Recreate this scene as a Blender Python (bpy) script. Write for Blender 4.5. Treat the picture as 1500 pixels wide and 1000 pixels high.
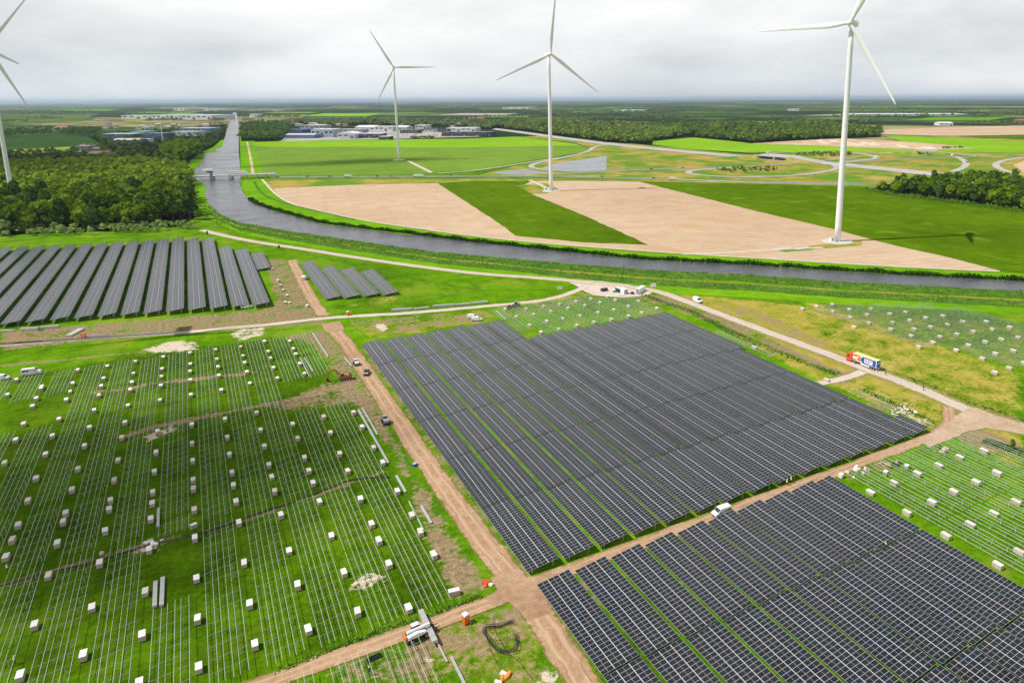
import bpy, bmesh, math, random
import numpy as np
from mathutils import Vector, Matrix
from mathutils.geometry import tessellate_polygon

for o in list(bpy.data.objects): bpy.data.objects.remove(o, do_unlink=True)
scene = bpy.context.scene
COL = scene.collection
rnd = random.Random(7)
rng = np.random.default_rng(7)
R = math.radians

# ------------------------------------------------------------------ camera
CAM_H = 100.0
F_PX, CX, CY = 1038.775, 872.209, 366.100
PITCH, ROLL, HEAD = 0.2088248, -0.0050582, 0.5148734
_F = Vector((math.sin(HEAD)*math.cos(PITCH), math.cos(HEAD)*math.cos(PITCH), -math.sin(PITCH)))
_R0 = Vector((math.cos(HEAD), -math.sin(HEAD), 0)); _U0 = _R0.cross(_F)
_R = _R0*math.cos(ROLL) + _U0*math.sin(ROLL); _U = -_R0*math.sin(ROLL) + _U0*math.cos(ROLL)
cd = bpy.data.cameras.new('camera'); cam = bpy.data.objects.new('camera', cd); COL.objects.link(cam)
M = Matrix((( _R.x,_U.x,-_F.x,0),(_R.y,_U.y,-_F.y,0),(_R.z,_U.z,-_F.z,CAM_H),(0,0,0,1)))
cam.matrix_world = M
cd.sensor_fit = 'HORIZONTAL'; cd.sensor_width = 36; cd.lens = F_PX/1500*36
cd.shift_x = (750-CX)/1500; cd.shift_y = (CY-500)/1500
cd.clip_start = 1.0; cd.clip_end = 400000
scene.camera = cam

def px(u, v, z=0.0):
    """photo pixel -> point on the horizontal plane at height z"""
    d = _F + _R*((u-CX)/F_PX) - _U*((v-CY)/F_PX)
    t = (z-CAM_H)/d.z
    return (d.x*t, d.y*t)
def pxs(pts, z=0.0): return [px(u, v, z) for u, v in pts]

# ------------------------------------------------------------------ sun, sky, exposure
SUN_EL, SUN_AZ = 54.0, -17.3          # shadows run along SUN_AZ (degrees from +x)
SUN_E, SKY_E, CLOUD_E = 5.0, 0.05, 1.06
sd = bpy.data.lights.new('sun', 'SUN'); sd.energy = SUN_E; sd.angle = R(0.53); sd.color = (1.0, 0.965, 0.92)
sun = bpy.data.objects.new('sun', sd); COL.objects.link(sun)
sdir = Vector((math.cos(R(SUN_AZ))*math.cos(R(SUN_EL)), math.sin(R(SUN_AZ))*math.cos(R(SUN_EL)), -math.sin(R(SUN_EL))))
sun.rotation_euler = sdir.to_track_quat('-Z', 'Y').to_euler()
sun.location = (-300, 100, 500)
w = bpy.data.worlds.new('World'); scene.world = w; w.use_nodes = True
nt = w.node_tree; nt.nodes.clear()
def N(nt, typ, **kw):
    n = nt.nodes.new(typ)
    for k, v in kw.items():
        if k in n.inputs: n.inputs[k].default_value = v
        else: setattr(n, k, v)
    return n
def L(nt, a, b): nt.links.new(a, b)
def math_n(nt, op, a, b=None, clamp=False):
    n = nt.nodes.new('ShaderNodeMath'); n.operation = op; n.use_clamp = clamp
    for i, x in enumerate((a, b)):
        if x is None: continue
        if isinstance(x, (int, float)): n.inputs[i].default_value = x
        else: L(nt, x, n.inputs[i])
    return n.outputs[0]
def mixc(nt, f, a, b):
    n = nt.nodes.new('ShaderNodeMix'); n.data_type = 'RGBA'
    for i, x in ((0, f), (6, a), (7, b)):
        if isinstance(x, (int, float)): n.inputs[i].default_value = x
        elif isinstance(x, (tuple, list)): n.inputs[i].default_value = (*x[:3], 1)
        else: L(nt, x, n.inputs[i])
    return n.outputs[2]
def ramp(nt, f, stops, interp='LINEAR'):
    n = nt.nodes.new('ShaderNodeValToRGB'); n.color_ramp.interpolation = interp
    cr = n.color_ramp
    while len(cr.elements) < len(stops): cr.elements.new(0.5)
    for e, (p, c) in zip(cr.elements, stops):
        e.position = p; e.color = (*c[:3], 1) if isinstance(c, (tuple, list)) else (c, c, c, 1)
    L(nt, f, n.inputs[0]); return n.outputs[0]
def noise(nt, vec, scale, detail=4, rough=0.55):
    n = nt.nodes.new('ShaderNodeTexNoise'); n.inputs['Scale'].default_value = scale
    n.inputs['Detail'].default_value = detail; n.inputs['Roughness'].default_value = rough
    if vec is not None: L(nt, vec, n.inputs['Vector'])
    return n.outputs['Fac']
def mapping(nt, vec, scale=(1,1,1), rot=(0,0,0), loc=(0,0,0)):
    n = nt.nodes.new('ShaderNodeMapping'); n.inputs['Scale'].default_value = scale
    n.inputs['Rotation'].default_value = rot; n.inputs['Location'].default_value = loc
    L(nt, vec, n.inputs['Vector']); return n.outputs[0]

# sky: Nishita blue seen through broken cloud, milky towards the horizon
sky = N(nt, 'ShaderNodeTexSky'); sky.sky_type = 'NISHITA'; sky.sun_disc = False
sky.sun_elevation = R(SUN_EL); sky.sun_rotation = math.atan2(-sdir.x, -sdir.y); sky.dust_density = 2.0
tc = N(nt, 'ShaderNodeTexCoord')
sep = N(nt, 'ShaderNodeSeparateXYZ'); L(nt, tc.outputs['Generated'], sep.inputs[0])
zc = math_n(nt, 'ADD', math_n(nt, 'MAXIMUM', sep.outputs[2], 0.0), 0.24)
cmb = N(nt, 'ShaderNodeCombineXYZ')
L(nt, math_n(nt, 'DIVIDE', sep.outputs[0], zc), cmb.inputs[0]); L(nt, math_n(nt, 'DIVIDE', sep.outputs[1], zc), cmb.inputs[1])
cl = noise(nt, mapping(nt, cmb.outputs[0], (0.55, 0.55, 1), loc=(3.1, 1.7, 0)), 1.0, 9, 0.56)
cl2 = noise(nt, mapping(nt, tc.outputs['Generated'], (3.2, 3.2, 10.0), loc=(2.3, 6.4, 2.6)), 1.0, 9, 0.50)
cover = ramp(nt, cl, [(0.50, 0.0), (0.68, 0.8)])
hz = ramp(nt, sep.outputs[2], [(0.0, 1.0), (0.45, 0.95), (0.60, 0.18), (0.75, 0.0)])
cover = math_n(nt, 'MAXIMUM', cover, hz)
ccol = ramp(nt, cl2, [(0.36, (0.76, 0.79, 0.81)), (0.45, (0.86, 0.88, 0.89)), (0.53, (0.95, 0.96, 0.965)), (0.64, (1.07, 1.07, 1.065))])
hcol = ramp(nt, sep.outputs[2], [(0.0, (0.86, 0.89, 0.915)), (0.035, (0.92, 0.94, 0.955)), (0.09, (1, 1, 1))])
mm = nt.nodes.new('ShaderNodeMix'); mm.data_type = 'RGBA'; mm.blend_type = 'MULTIPLY'; mm.inputs[0].default_value = 1
L(nt, ccol, mm.inputs[6]); L(nt, hcol, mm.inputs[7])
b1 = N(nt, 'ShaderNodeBackground', Strength=SKY_E); L(nt, sky.outputs[0], b1.inputs[0])
b2 = N(nt, 'ShaderNodeBackground', Strength=CLOUD_E); L(nt, mm.outputs[2], b2.inputs[0])
ms = N(nt, 'ShaderNodeMixShader'); L(nt, cover, ms.inputs[0]); L(nt, b1.outputs[0], ms.inputs[1]); L(nt, b2.outputs[0], ms.inputs[2])
ow = N(nt, 'ShaderNodeOutputWorld'); L(nt, ms.outputs[0], ow.inputs[0])

scene.view_settings.view_transform = 'Standard'; scene.view_settings.look = 'None'
scene.view_settings.exposure = -0.15; scene.view_settings.gamma = 1.0; scene.view_settings.use_curve_mapping = False
scene.render.engine = 'CYCLES'
scene.cycles.max_bounces = 5; scene.cycles.volume_bounces = 0; scene.cycles.transparent_max_bounces = 40

# ------------------------------------------------------------------ materials
def S(r, g, b, k=0.8):
    f = lambda c: ((c/255+0.055)/1.055)**2.4 if c > 10 else c/255/12.92
    return (f(r)*k, f(g)*k, f(b)*k)
MATS = {}
def newmat(name):
    m = bpy.data.materials.new(name); m.use_nodes = True; m.node_tree.nodes.clear(); MATS[name] = m
    nt = m.node_tree
    out = N(nt, 'ShaderNodeOutputMaterial'); bs = N(nt, 'ShaderNodeBsdfPrincipled'); L(nt, bs.outputs[0], out.inputs[0])
    return m, nt, bs
def pos(nt):
    return N(nt, 'ShaderNodeNewGeometry').outputs['Position']
def plain(name, col, rough=0.6, metal=0.0, var=0.12, scale=1.5, spec=0.4, dirt=None):
    m, nt, bs = newmat(name)
    p = N(nt, 'ShaderNodeTexCoord').outputs['Object']
    n = noise(nt, p, scale, 4)
    a = tuple(c*(1-var) for c in col); b = tuple(min(1, c*(1+var)) for c in col)
    c = mixc(nt, n, a, b)
    if dirt:
        c = mixc(nt, ramp(nt, noise(nt, p, scale*0.7, 6, 0.65), [(0.52, 0.0), (0.72, 0.7)]), c, dirt)
    L(nt, c, bs.inputs['Base Color']); bs.inputs['Roughness'].default_value = rough
    bs.inputs['Metallic'].default_value = metal; bs.inputs['Specular IOR Level'].default_value = spec
    return m
def ground_mat(name, cols, scales=(0.02, 0.2, 1.6), amp=(0.45, 0.35, 0.2), rows=None, bump=0.0, rough=0.95, blot=None, tram=None):
    """cols: dark, mid, light; rows=(angle, spacing, strength): drilled crop rows / tramlines; blot=(colour, scale, lo, hi)"""
    m, nt, bs = newmat(name); p = pos(nt)
    acc = None
    for s, a in zip(scales, amp):
        t = math_n(nt, 'MULTIPLY', noise(nt, p, s, 5, 0.6), a)
        acc = t if acc is None else math_n(nt, 'ADD', acc, t)
    if rows:
        ang, sp, st = rows
        wv = N(nt, 'ShaderNodeTexWave'); wv.inputs['Scale'].default_value = 2*math.pi/sp/20*1.0
        wv.inputs['Distortion'].default_value = 1.2; wv.inputs['Detail'].default_value = 2
        L(nt, mapping(nt, p, rot=(0, 0, -ang)), wv.inputs['Vector'])
        acc = math_n(nt, 'ADD', acc, math_n(nt, 'MULTIPLY', math_n(nt, 'SUBTRACT', wv.outputs['Fac'], 0.5), st))
    c = ramp(nt, acc, [(0.36, cols[0]), (0.5, cols[1]), (0.64, cols[2])])
    if tram:      # tractor wheelings: pairs of narrow lines
        ang, sp_, wd_, tcol, st_ = tram
        sx = N(nt, 'ShaderNodeSeparateXYZ'); L(nt, mapping(nt, p, rot=(0, 0, -ang)), sx.inputs[0])
        wob = math_n(nt, 'ADD', sx.outputs[1], math_n(nt, 'MULTIPLY', noise(nt, p, 0.03, 2), 3.0))
        fr = math_n(nt, 'MULTIPLY', math_n(nt, 'FRACT', math_n(nt, 'DIVIDE', wob, sp_)), sp_)
        la = math_n(nt, 'LESS_THAN', math_n(nt, 'ABSOLUTE', math_n(nt, 'SUBTRACT', fr, 3.0)), wd_)
        lb_ = math_n(nt, 'LESS_THAN', math_n(nt, 'ABSOLUTE', math_n(nt, 'SUBTRACT', fr, 5.2)), wd_)
        c = mixc(nt, math_n(nt, 'MULTIPLY', math_n(nt, 'MAXIMUM', la, lb_), st_), c, tcol)
    if blot:
        for bl in (blot if isinstance(blot, list) else [blot]):
            f = ramp(nt, noise(nt, p, bl[1], 6, 0.62), [(bl[2], 0.0), (bl[3], 1.0)])
            c = mixc(nt, f, c, bl[0])
    L(nt, c, bs.inputs['Base Color']); bs.inputs['Roughness'].default_value = rough
    bs.inputs['Specular IOR Level'].default_value = 0.0
    if bump:
        bn = N(nt, 'ShaderNodeBump', Strength=bump, Distance=0.4)
        L(nt, noise(nt, p, 1.1, 6, 0.7), bn.inputs['Height']); L(nt, bn.outputs[0], bs.inputs['Normal'])
    return m

# ------------------------------------------------------------------ object helpers
LABELS = {}
def setp(o, label=None, cat=None, group=None, kind=None):
    if label: o['label'] = label
    if cat: o['category'] = cat
    if group: o['group'] = group
    if kind: o['kind'] = kind
    return o
def link(name, data, parent=None, loc=None, rz=None):
    o = bpy.data.objects.new(name, data); COL.objects.link(o)
    if parent is not None: o.parent = parent
    if loc is not None: o.location = loc
    if rz is not None: o.rotation_euler = (0, 0, rz)
    return o
def thing(name, label, cat, loc=(0,0,0), rz=0.0, group=None):
    o = link(name, None, None, loc, rz); o.empty_display_size = 0.5
    return setp(o, label, cat, group)
def copy_tree(o, loc=None, rz=None, label=None, parent=None):
    c = o.copy(); COL.objects.link(c); c.parent = parent
    if loc is not None: c.location = loc
    if rz is not None: c.rotation_euler = (0, 0, rz)
    if label: c['label'] = label
    for ch in o.children: copy_tree(ch, parent=c)
    return c
class MB:
    """collects boxes, tubes, prisms; build() links them as one mesh object"""
    def __init__(s): s.v = []; s.f = []; s.mi = []
    def add(s, vs, fs, mi=0):
        b = len(s.v); s.v += [tuple(v) for v in vs]
        for f in fs: s.f.append(tuple(i+b for i in f)); s.mi.append(mi)
        return s
    def box(s, x0, x1, y0, y1, z0, z1, mi=0, taper=0.0):
        t = taper
        vs = [(x0,y0,z0),(x1,y0,z0),(x1,y1,z0),(x0,y1,z0),(x0+t,y0+t,z1),(x1-t,y0+t,z1),(x1-t,y1-t,z1),(x0+t,y1-t,z1)]
        return s.add(vs, [(0,3,2,1),(4,5,6,7),(0,1,5,4),(1,2,6,5),(2,3,7,6),(3,0,4,7)], mi)
    def bar(s, a, b, wdt, hgt=None, mi=0):
        a = Vector(a); b = Vector(b); d = (b-a)
        if d.length < 1e-6: return s
        d.normalize(); hgt = hgt or wdt
        up = Vector((0,0,1)) if abs(d.z) < 0.95 else Vector((1,0,0))
        sd = d.cross(up).normalized()*wdt/2; u2 = sd.cross(d).normalized()*hgt/2
        vs = [a-sd-u2, a+sd-u2, a+sd+u2, a-sd+u2, b-sd-u2, b+sd-u2, b+sd+u2, b-sd+u2]
        return s.add(vs, [(0,1,2,3),(7,6,5,4),(0,4,5,1),(1,5,6,2),(2,6,7,3),(3,7,4,0)], mi)
    def tube(s, pts, rads, n=10, mi=0, cap=True):
        pts = [Vector(p) for p in pts]; rings = []
        if isinstance(rads, (int, float)): rads = [rads]*len(pts)
        for i, p in enumerate(pts):
            d = (pts[min(i+1, len(pts)-1)] - pts[max(i-1, 0)]).normalized()
            up = Vector((0,0,1)) if abs(d.z) < 0.9 else Vector((1,0,0))
            a = d.cross(up).normalized(); b = a.cross(d)
            rings.append([p + (a*math.cos(2*math.pi*k/n) + b*math.sin(2*math.pi*k/n))*rads[i] for k in range(n)])
        vs = [v for r in rings for v in r]; fs = []
        for i in range(len(pts)-1):
            for k in range(n): fs.append((i*n+k, i*n+(k+1)%n, (i+1)*n+(k+1)%n, (i+1)*n+k))
        if cap: fs.append(tuple(range(n))[::-1]); fs.append(tuple((len(pts)-1)*n+k for k in range(n)))
        return s.add(vs, fs, mi)
    def prism(s, prof, y0, y1, mi=0, inset=None):
        """profile in x,z extruded along y; inset shrinks y for vertices by height: list"""
        n = len(prof); ins = inset or [0]*n
        vs = [(x, y0+i, z) for (x, z), i in zip(prof, ins)] + [(x, y1-i, z) for (x, z), i in zip(prof, ins)]
        fs = [tuple(range(n)), tuple(range(2*n-1, n-1, -1))]
        for k in range(n): fs.append((k, k+n, (k+1)%n+n, (k+1)%n))
        return s.add(vs, fs, mi)
    def mesh(s, name, mats, smooth=False):
        me = bpy.data.meshes.new(name); me.from_pydata(s.v, [], s.f)
        for m in (mats if isinstance(mats, (list, tuple)) else [mats]): me.materials.append(MATS[m] if isinstance(m, str) else m)
        if any(s.mi): me.polygons.foreach_set('material_index', s.mi)
        if smooth: me.polygons.foreach_set('use_smooth', [True]*len(s.f))
        me.update(); return me
    def build(s, name, mats, parent=None, loc=None, rz=None, smooth=False):
        return link(name, s.mesh(name, mats, smooth), parent, loc, rz)
def fixn(me):
    bm = bmesh.new(); bm.from_mesh(me); bmesh.ops.recalc_face_normals(bm, faces=bm.faces); bm.to_mesh(me); bm.free()
def np_mesh(name, verts, faces, mats, mi=None):
    """verts (n,3), faces (m,k) all same size"""
    me = bpy.data.meshes.new(name)
    verts = np.ascontiguousarray(verts, dtype=np.float32); faces = np.ascontiguousarray(faces, dtype=np.int32)
    k = faces.shape[1]
    me.vertices.add(len(verts)); me.vertices.foreach_set('co', verts.ravel())
    me.loops.add(faces.size); me.loops.foreach_set('vertex_index', faces.ravel())
    me.polygons.add(len(faces)); me.polygons.foreach_set('loop_start', np.arange(0, faces.size, k, dtype=np.int32))
    me.polygons.foreach_set('loop_total', np.full(len(faces), k, dtype=np.int32))
    for m in (mats if isinstance(mats, (list, tuple)) else [mats]): me.materials.append(MATS[m])
    if mi is not None: me.polygons.foreach_set('material_index', np.ascontiguousarray(mi, dtype=np.int32))
    me.update(calc_edges=True); me.validate(); return me
def ordn(i):
    words = 'first second third fourth fifth sixth seventh eighth ninth tenth eleventh twelfth thirteenth fourteenth fifteenth sixteenth seventeenth eighteenth nineteenth twentieth'.split()
    return words[i] if i < 20 else '%d%s' % (i+1, 'th' if 10 <= (i+1) % 100 <= 20 else {1: 'st', 2: 'nd', 3: 'rd'}.get((i+1) % 10, 'th'))
# ================================================================== SETTING: ground
G_LUSH, G_MID, G_DARK = S(118,170,18), S(92,138,12), S(60,96,12)
FIX0, FIX1, FIY0, FIY1, STEP = -150.0, 330.0, 46.0, 620.0, 1.2
xs = np.arange(FIX0, FIX1+.1, STEP); ys = np.arange(FIY0, FIY1+.1, STEP)
def outward(a, sgn, lim):
    o = []; d = STEP*2
    while abs(a) < lim: a = a+sgn*d; d *= 1.35; o.append(a)
    return o
XS = np.array(outward(FIX0, -1, 160000)[::-1] + list(xs) + outward(FIX1, 1, 160000))
YS = np.array(outward(FIY0, -1, 4000)[::-1] + list(ys) + outward(FIY1, 1, 200000))
gx, gy = np.meshgrid(XS, YS, indexing='ij')
nx, ny = gx.shape
gv = np.stack([gx.ravel(), gy.ravel(), np.zeros(gx.size)], -1)
ii = (np.arange(nx-1)[:, None]*ny + np.arange(ny-1)[None, :]).ravel()
gf = np.stack([ii, ii+ny, ii+ny+1, ii+1], -1)
def inpoly(poly, X, Y):
    r = np.zeros(X.shape, bool); n = len(poly)
    for i in range(n):
        x0, y0 = poly[i]; x1, y1 = poly[(i+1) % n]
        if y0 == y1: continue
        c = ((y0 > Y) != (y1 > Y)) & (X < (x1-x0)*(Y-y0)/(y1-y0)+x0)
        r ^= c
    return r
def segdist(line, X, Y):
    d = np.full(X.shape, 1e9)
    for (x0, y0), (x1, y1) in zip(line[:-1], line[1:]):
        dx, dy = x1-x0, y1-y0; q = dx*dx+dy*dy+1e-9
        t = np.clip(((X-x0)*dx+(Y-y0)*dy)/q, 0, 1)
        d = np.minimum(d, np.hypot(X-x0-t*dx, Y-y0-t*dy))
    return d
FX, FY = np.meshgrid(xs, ys, indexing='ij')
def blur(a, n):
    for _ in range(n):
        a = (np.roll(a,1,0)+np.roll(a,-1,0)+np.roll(a,1,1)+np.roll(a,-1,1)+a)/5
    return a
lay = {k: np.zeros(FX.shape) for k in ('dirt','dry','sand','rough','work')}
def paint(key, poly, val, soft=2):
    lay[key] = np.maximum(lay[key], blur(inpoly(pxs(poly), FX, FY).astype(float)*val, soft))
def paintline(key, line, wdt, val, soft=1.5):
    d = segdist(pxs(line), FX, FY)
    lay[key] = np.maximum(lay[key], val*np.clip((wdt/2+soft-d)/soft, 0, 1))
# --- bare soil and dust
paint('dirt', [(505,590),(545,572),(600,680),(655,760),(700,830),(727,856),(700,876),(662,884),(648,850),(628,800),(600,730),(570,660),(545,625),(520,605)], 0.62, 3)
paint('dirt', [(385,588),(440,574),(470,560),(520,550),(560,558),(590,612),(545,604),(505,592),(430,600),(390,600)], 0.56, 4)
paint('dirt', [(385,380),(418,380),(470,452),(480,462),(395,470),(380,452),(400,448),(396,420)], 0.6, 4)
paint('dirt', [(0,484),(120,476),(280,462),(400,452),(480,456),(480,474),(380,482),(270,488),(130,500),(0,516)], 0.63, 4)
paint('dirt', [(395,500),(470,478),(498,500),(530,545),(500,560),(465,520),(440,498)], 0.58, 4)
paint('dirt', [(505,470),(600,462),(720,455),(725,470),(640,480),(560,492),(520,480)], 0.5, 4)
paint('dirt', [(420,1000),(560,945),(640,912),(690,888),(770,880),(800,950),(840,1010)], 0.53, 3)
paint('dirt', [(1395,612),(1440,625),(1500,650),(1500,672),(1440,660),(1380,635)], 0.62, 4)
paint('dirt', [(1260,585),(1300,592),(1380,625),(1370,634),(1320,606),(1280,600)], 0.6, 2)
paint('dirt', [(940,428),(1010,440),(1240,545),(1225,552),(1040,472),(930,436)], 0.56, 3)
paint('dirt', [(1010,432),(1110,452),(1240,512),(1235,520),(1100,470)], 0.5, 3)
paint('dirt', [(722,470),(742,458),(850,438),(930,432),(985,450),(960,440),(900,434),(850,444),(740,466)], 0.55, 2)
paint('dirt', [(1218,690),(1290,668),(1340,665),(1300,690),(1240,712)], 0.46, 3)
paintline('dirt', [(470,575),(390,592),(310,608),(225,625),(180,640)], 2.2, 0.66)
paintline('dirt', [(410,745),(300,780),(200,800),(90,833),(0,858)], 0.9, 0.58)
paintline('dirt', [(565,690),(500,712),(400,746)], 0.9, 0.56)
paintline('dirt', [(380,545),(240,560),(140,575)], 3.0, 0.56)
paintline('dirt', [(0,536),(120,524),(240,512)], 2.0, 0.6)
for e in (0, 1.9):   # wheel ruts next to the tracks
    paintline('dirt', [(530,505+e*4),(600,600+e*4),(700,742+e*4),(770,840+e*4)], 1.0, 0.5)
for k in range(14):  # worn strips under some table gaps
    x0 = 53.25+9.0*k-0.8
    if k in (1, 2, 3, 4): 
        ln = [(x0, 119), (x0, 119-rnd.uniform(6, 22))]
        d = segdist(ln, FX, FY); lay['dirt'] = np.maximum(lay['dirt'], 0.62*np.clip((1.6-d)/1.0, 0, 1))
paintline('dirt', [(967,427),(1020,447),(1100,477),(1170,503),(1233,526),(1271,541),(1310,555),(1367,578),(1420,602),(1500,626)], 9.5, 0.5, 3)
paintline('dirt', [(1271,541),(1250,550),(1226,557)], 7, 0.55, 2)
paint('dirt', [(1375,600),(1420,592),(1500,612),(1500,640),(1430,625),(1385,618)], 0.6, 3)
# --- pale sand
paint('sand', [(203,514),(245,498),(292,500),(298,512),(240,518)], 0.66, 3)
paint('sand', [(330,492),(350,482),(388,478),(390,490),(350,500)], 0.64, 3)
paint('sand', [(544,474),(560,473),(575,481),(556,488)], 0.72, 2)
paint('sand', [(497,864),(520,846),(548,836),(578,838),(582,850),(545,858),(520,872)], 0.56, 1)
paint('sand', [(690,872),(722,896),(700,906),(684,898)], 0.55, 1)
paint('sand', [(780,990),(812,978),(826,1006),(784,1010)], 0.62, 1)
paint('sand', [(618,958),(650,956),(655,975),(628,978)], 0.58, 1)
paint('sand', [(1310,590),(1372,618),(1362,628),(1318,606)], 0.55, 1)
paint('sand', [(205,640),(255,618),(262,628),(215,650)], 0.5, 1)
paint('sand', [(195,800),(240,792),(236,806),(200,812)], 0.5, 1)
# --- dry yellow grass
paint('dry', [(990,430),(1110,440),(1180,448),(1190,470),(1250,520),(1330,560),(1500,640),(1500,660),(1400,612),(1250,560),(1090,480)], 0.72, 5)
paint('dry', [(1040,470),(1240,555),(1410,615),(1390,640),(1300,600),(1200,560),(1090,500)], 0.64, 4)
paint('dry', [(1170,440),(1500,478),(1500,600),(1380,560),(1250,500)], 0.60, 8)
paint('dry', [(505,480),(720,452),(730,470),(650,482),(540,500)], 0.5, 5)
paint('dry', [(700,352+98),(860,425),(935,428),(850,436),(740,452)], 0.5, 3)
paint('dry', [(380,470),(500,455),(600,440),(560,425),(590,410),(480,460)], 0.4, 5)
paint('dry', [(1395,612),(1500,640),(1500,690),(1420,655)], 0.6, 4)
paint('dry', [(640,900),(790,900),(810,1000),(600,1000)], 0.5, 3)
paint('dry', [(1060,445),(1180,446),(1500,480),(1500,645),(1420,605),(1250,545),(1090,482)], 0.53, 10)
# --- ranker green in ditches
paintline('rough', [(935,430),(1010,455),(1100,500),(1180,532),(1230,548)], 4.0, 0.75, 2)
paintline('rough', [(1262,570),(1300,588),(1340,606),(1370,618)], 3.5, 0.75, 2)
paintline('rough', [(1310,545),(1380,572),(1420,590),(1500,616)], 2.5, 0.6, 2)
paintline('rough', [(400,358),(560,400),(700,425),(850,424)], 1.2, 0.6, 1.5)
paintline('rough', [(385,1000),(470,960),(560,925),(640,900),(700,872)], 1.6, 0.62, 1.2)
paint('rough', [(480,500),(505,520),(560,600),(640,730),(690,800),(672,800),(610,720),(560,640),(520,575),(485,525)], 0.52, 3)
# --- short, darker grass inside the rail fields
paint('work', [(0,556),(77,541),(230,517),(348,503),(415,492),(440,500),(520,590),(640,800),(680,872),(600,905),(380,992),(0,1100)], 0.8, 4)
paint('work', [(1170,438),(1250,432),(1500,474),(1500,556),(1310,492)], 0.22, 5)
lay['dry'] *= 1-0.38*blur(inpoly(pxs([(1190,440),(1250,434),(1500,476),(1500,552),(1320,490)]), FX, FY).astype(float), 6)
def full(a):
    f = np.zeros(gx.shape); i0 = int(np.searchsorted(XS, FIX0-.01)); j0 = int(np.searchsorted(YS, FIY0-.01))
    f[i0:i0+len(xs), j0:j0+len(ys)] = a; return f.ravel()
def ground_shader():
    m, nt, bs = newmat('ground'); p = pos(nt)
    at = lambda n: N(nt, 'ShaderNodeAttribute', attribute_name=n).outputs['Fac']
    nA = noise(nt, p, 0.018, 5, 0.6); nB = noise(nt, p, 0.11, 6, 0.65); nC = noise(nt, p, 0.7, 5, 0.65); nD = noise(nt, p, 3.0, 3, 0.7)
    g = math_n(nt, 'ADD', math_n(nt, 'MULTIPLY', nA, 0.35), math_n(nt, 'ADD', math_n(nt, 'MULTIPLY', nB, 0.35), math_n(nt, 'MULTIPLY', nC, 0.3)))
    nE = noise(nt, p, 8.0, 3, 0.7)
    g = math_n(nt, 'ADD', g, math_n(nt, 'ADD', math_n(nt, 'MULTIPLY', math_n(nt, 'SUBTRACT', nD, 0.5), 0.30), math_n(nt, 'MULTIPLY', math_n(nt, 'SUBTRACT', nE, 0.5), 0.25)))
    grass = ramp(nt, g, [(0.36, G_DARK), (0.47, G_MID), (0.58, G_LUSH), (0.7, S(140,184,40))])
    grass = mixc(nt, math_n(nt, 'MULTIPLY', ramp(nt, noise(nt, p, 0.035, 6, 0.65), [(0.52, 0.0), (0.66, 1.0)]), 0.55), grass, S(156,160,58))
    grass = mixc(nt, math_n(nt, 'MULTIPLY', ramp(nt, noise(nt, mapping(nt, p, (1, 0.25, 1)), 0.16, 5, 0.65), [(0.54, 0.0), (0.64, 1.0)]), 0.35), grass, S(70,104,22))
    # far land: woods, meadows and stubble seen from afar
    vo = N(nt, 'ShaderNodeTexVoronoi'); vo.inputs['Scale'].default_value = 0.0011; vo.inputs['Randomness'].default_value = 0.9
    L(nt, mapping(nt, p, (1.0, 0.45, 1), rot=(0, 0, R(18))), vo.inputs['Vector'])
    vs_ = N(nt, 'ShaderNodeSeparateColor'); L(nt, vo.outputs['Color'], vs_.inputs[0])
    farc = ramp(nt, vs_.outputs[0], [(0.0, S(52,72,44)), (0.4, S(62,84,48)), (0.5, S(92,118,60)), (0.68, S(124,146,78)), (0.84, S(172,166,116)), (0.95, S(70,92,54))], 'CONSTANT')
    farc = mixc(nt, ramp(nt, noise(nt, p, 0.004, 6, 0.65), [(0.4, 0.0), (0.6, 0.8)]), farc, S(44,62,34))
    c = mixc(nt, at('far'), grass, farc)
    work = ramp(nt, g, [(0.36, S(44,68,6)), (0.47, S(68,100,8)), (0.6, S(98,138,14))])
    work = mixc(nt, ramp(nt, noise(nt, p, 0.45, 4, 0.7), [(0.62, 0.0), (0.72, 0.55)]), work, S(140,120,40))
    c = mixc(nt, at('work'), c, work)
    def soft(key, lo=0.42, hi=0.62, k=1.25):
        f = math_n(nt, 'ADD', at(key), math_n(nt, 'MULTIPLY', math_n(nt, 'SUBTRACT', nB, 0.5), k))
        f = math_n(nt, 'ADD', f, math_n(nt, 'MULTIPLY', math_n(nt, 'SUBTRACT', nC, 0.5), k*0.8))
        return ramp(nt, f, [(lo, 0.0), (hi, 1.0)])
    rough = ramp(nt, nC, [(0.35, S(36,72,24)), (0.5, S(62,108,34)), (0.65, S(98,140,60))])
    c = mixc(nt, math_n(nt, 'MULTIPLY', soft('rough'), 0.9), c, rough)
    dry = ramp(nt, math_n(nt, 'ADD', math_n(nt, 'MULTIPLY', nB, 0.6), math_n(nt, 'MULTIPLY', nC, 0.4)), [(0.36, S(134,150,40)), (0.5, S(176,164,66)), (0.64, S(206,180,108))])
    c = mixc(nt, math_n(nt, 'MULTIPLY', soft('dry', 0.36, 0.66, 0.9), 0.95), c, dry)
    dirt = ramp(nt, math_n(nt, 'ADD', math_n(nt, 'MULTIPLY', nC, 0.55), math_n(nt, 'MULTIPLY', nD, 0.45)), [(0.34, S(112,92,70)), (0.5, S(160,134,106)), (0.66, S(200,174,146))])
    c = mixc(nt, math_n(nt, 'MULTIPLY', soft('dirt'), 0.93), c, dirt)
    sand = ramp(nt, nD, [(0.35, S(196,170,140)), (0.6, S(242,228,208))])
    c = mixc(nt, soft('sand', 0.46, 0.62, 1.5), c, sand)
    L(nt, c, bs.inputs['Base Color']); bs.inputs['Roughness'].default_value = 0.95; bs.inputs['Specular IOR Level'].default_value = 0.0
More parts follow.
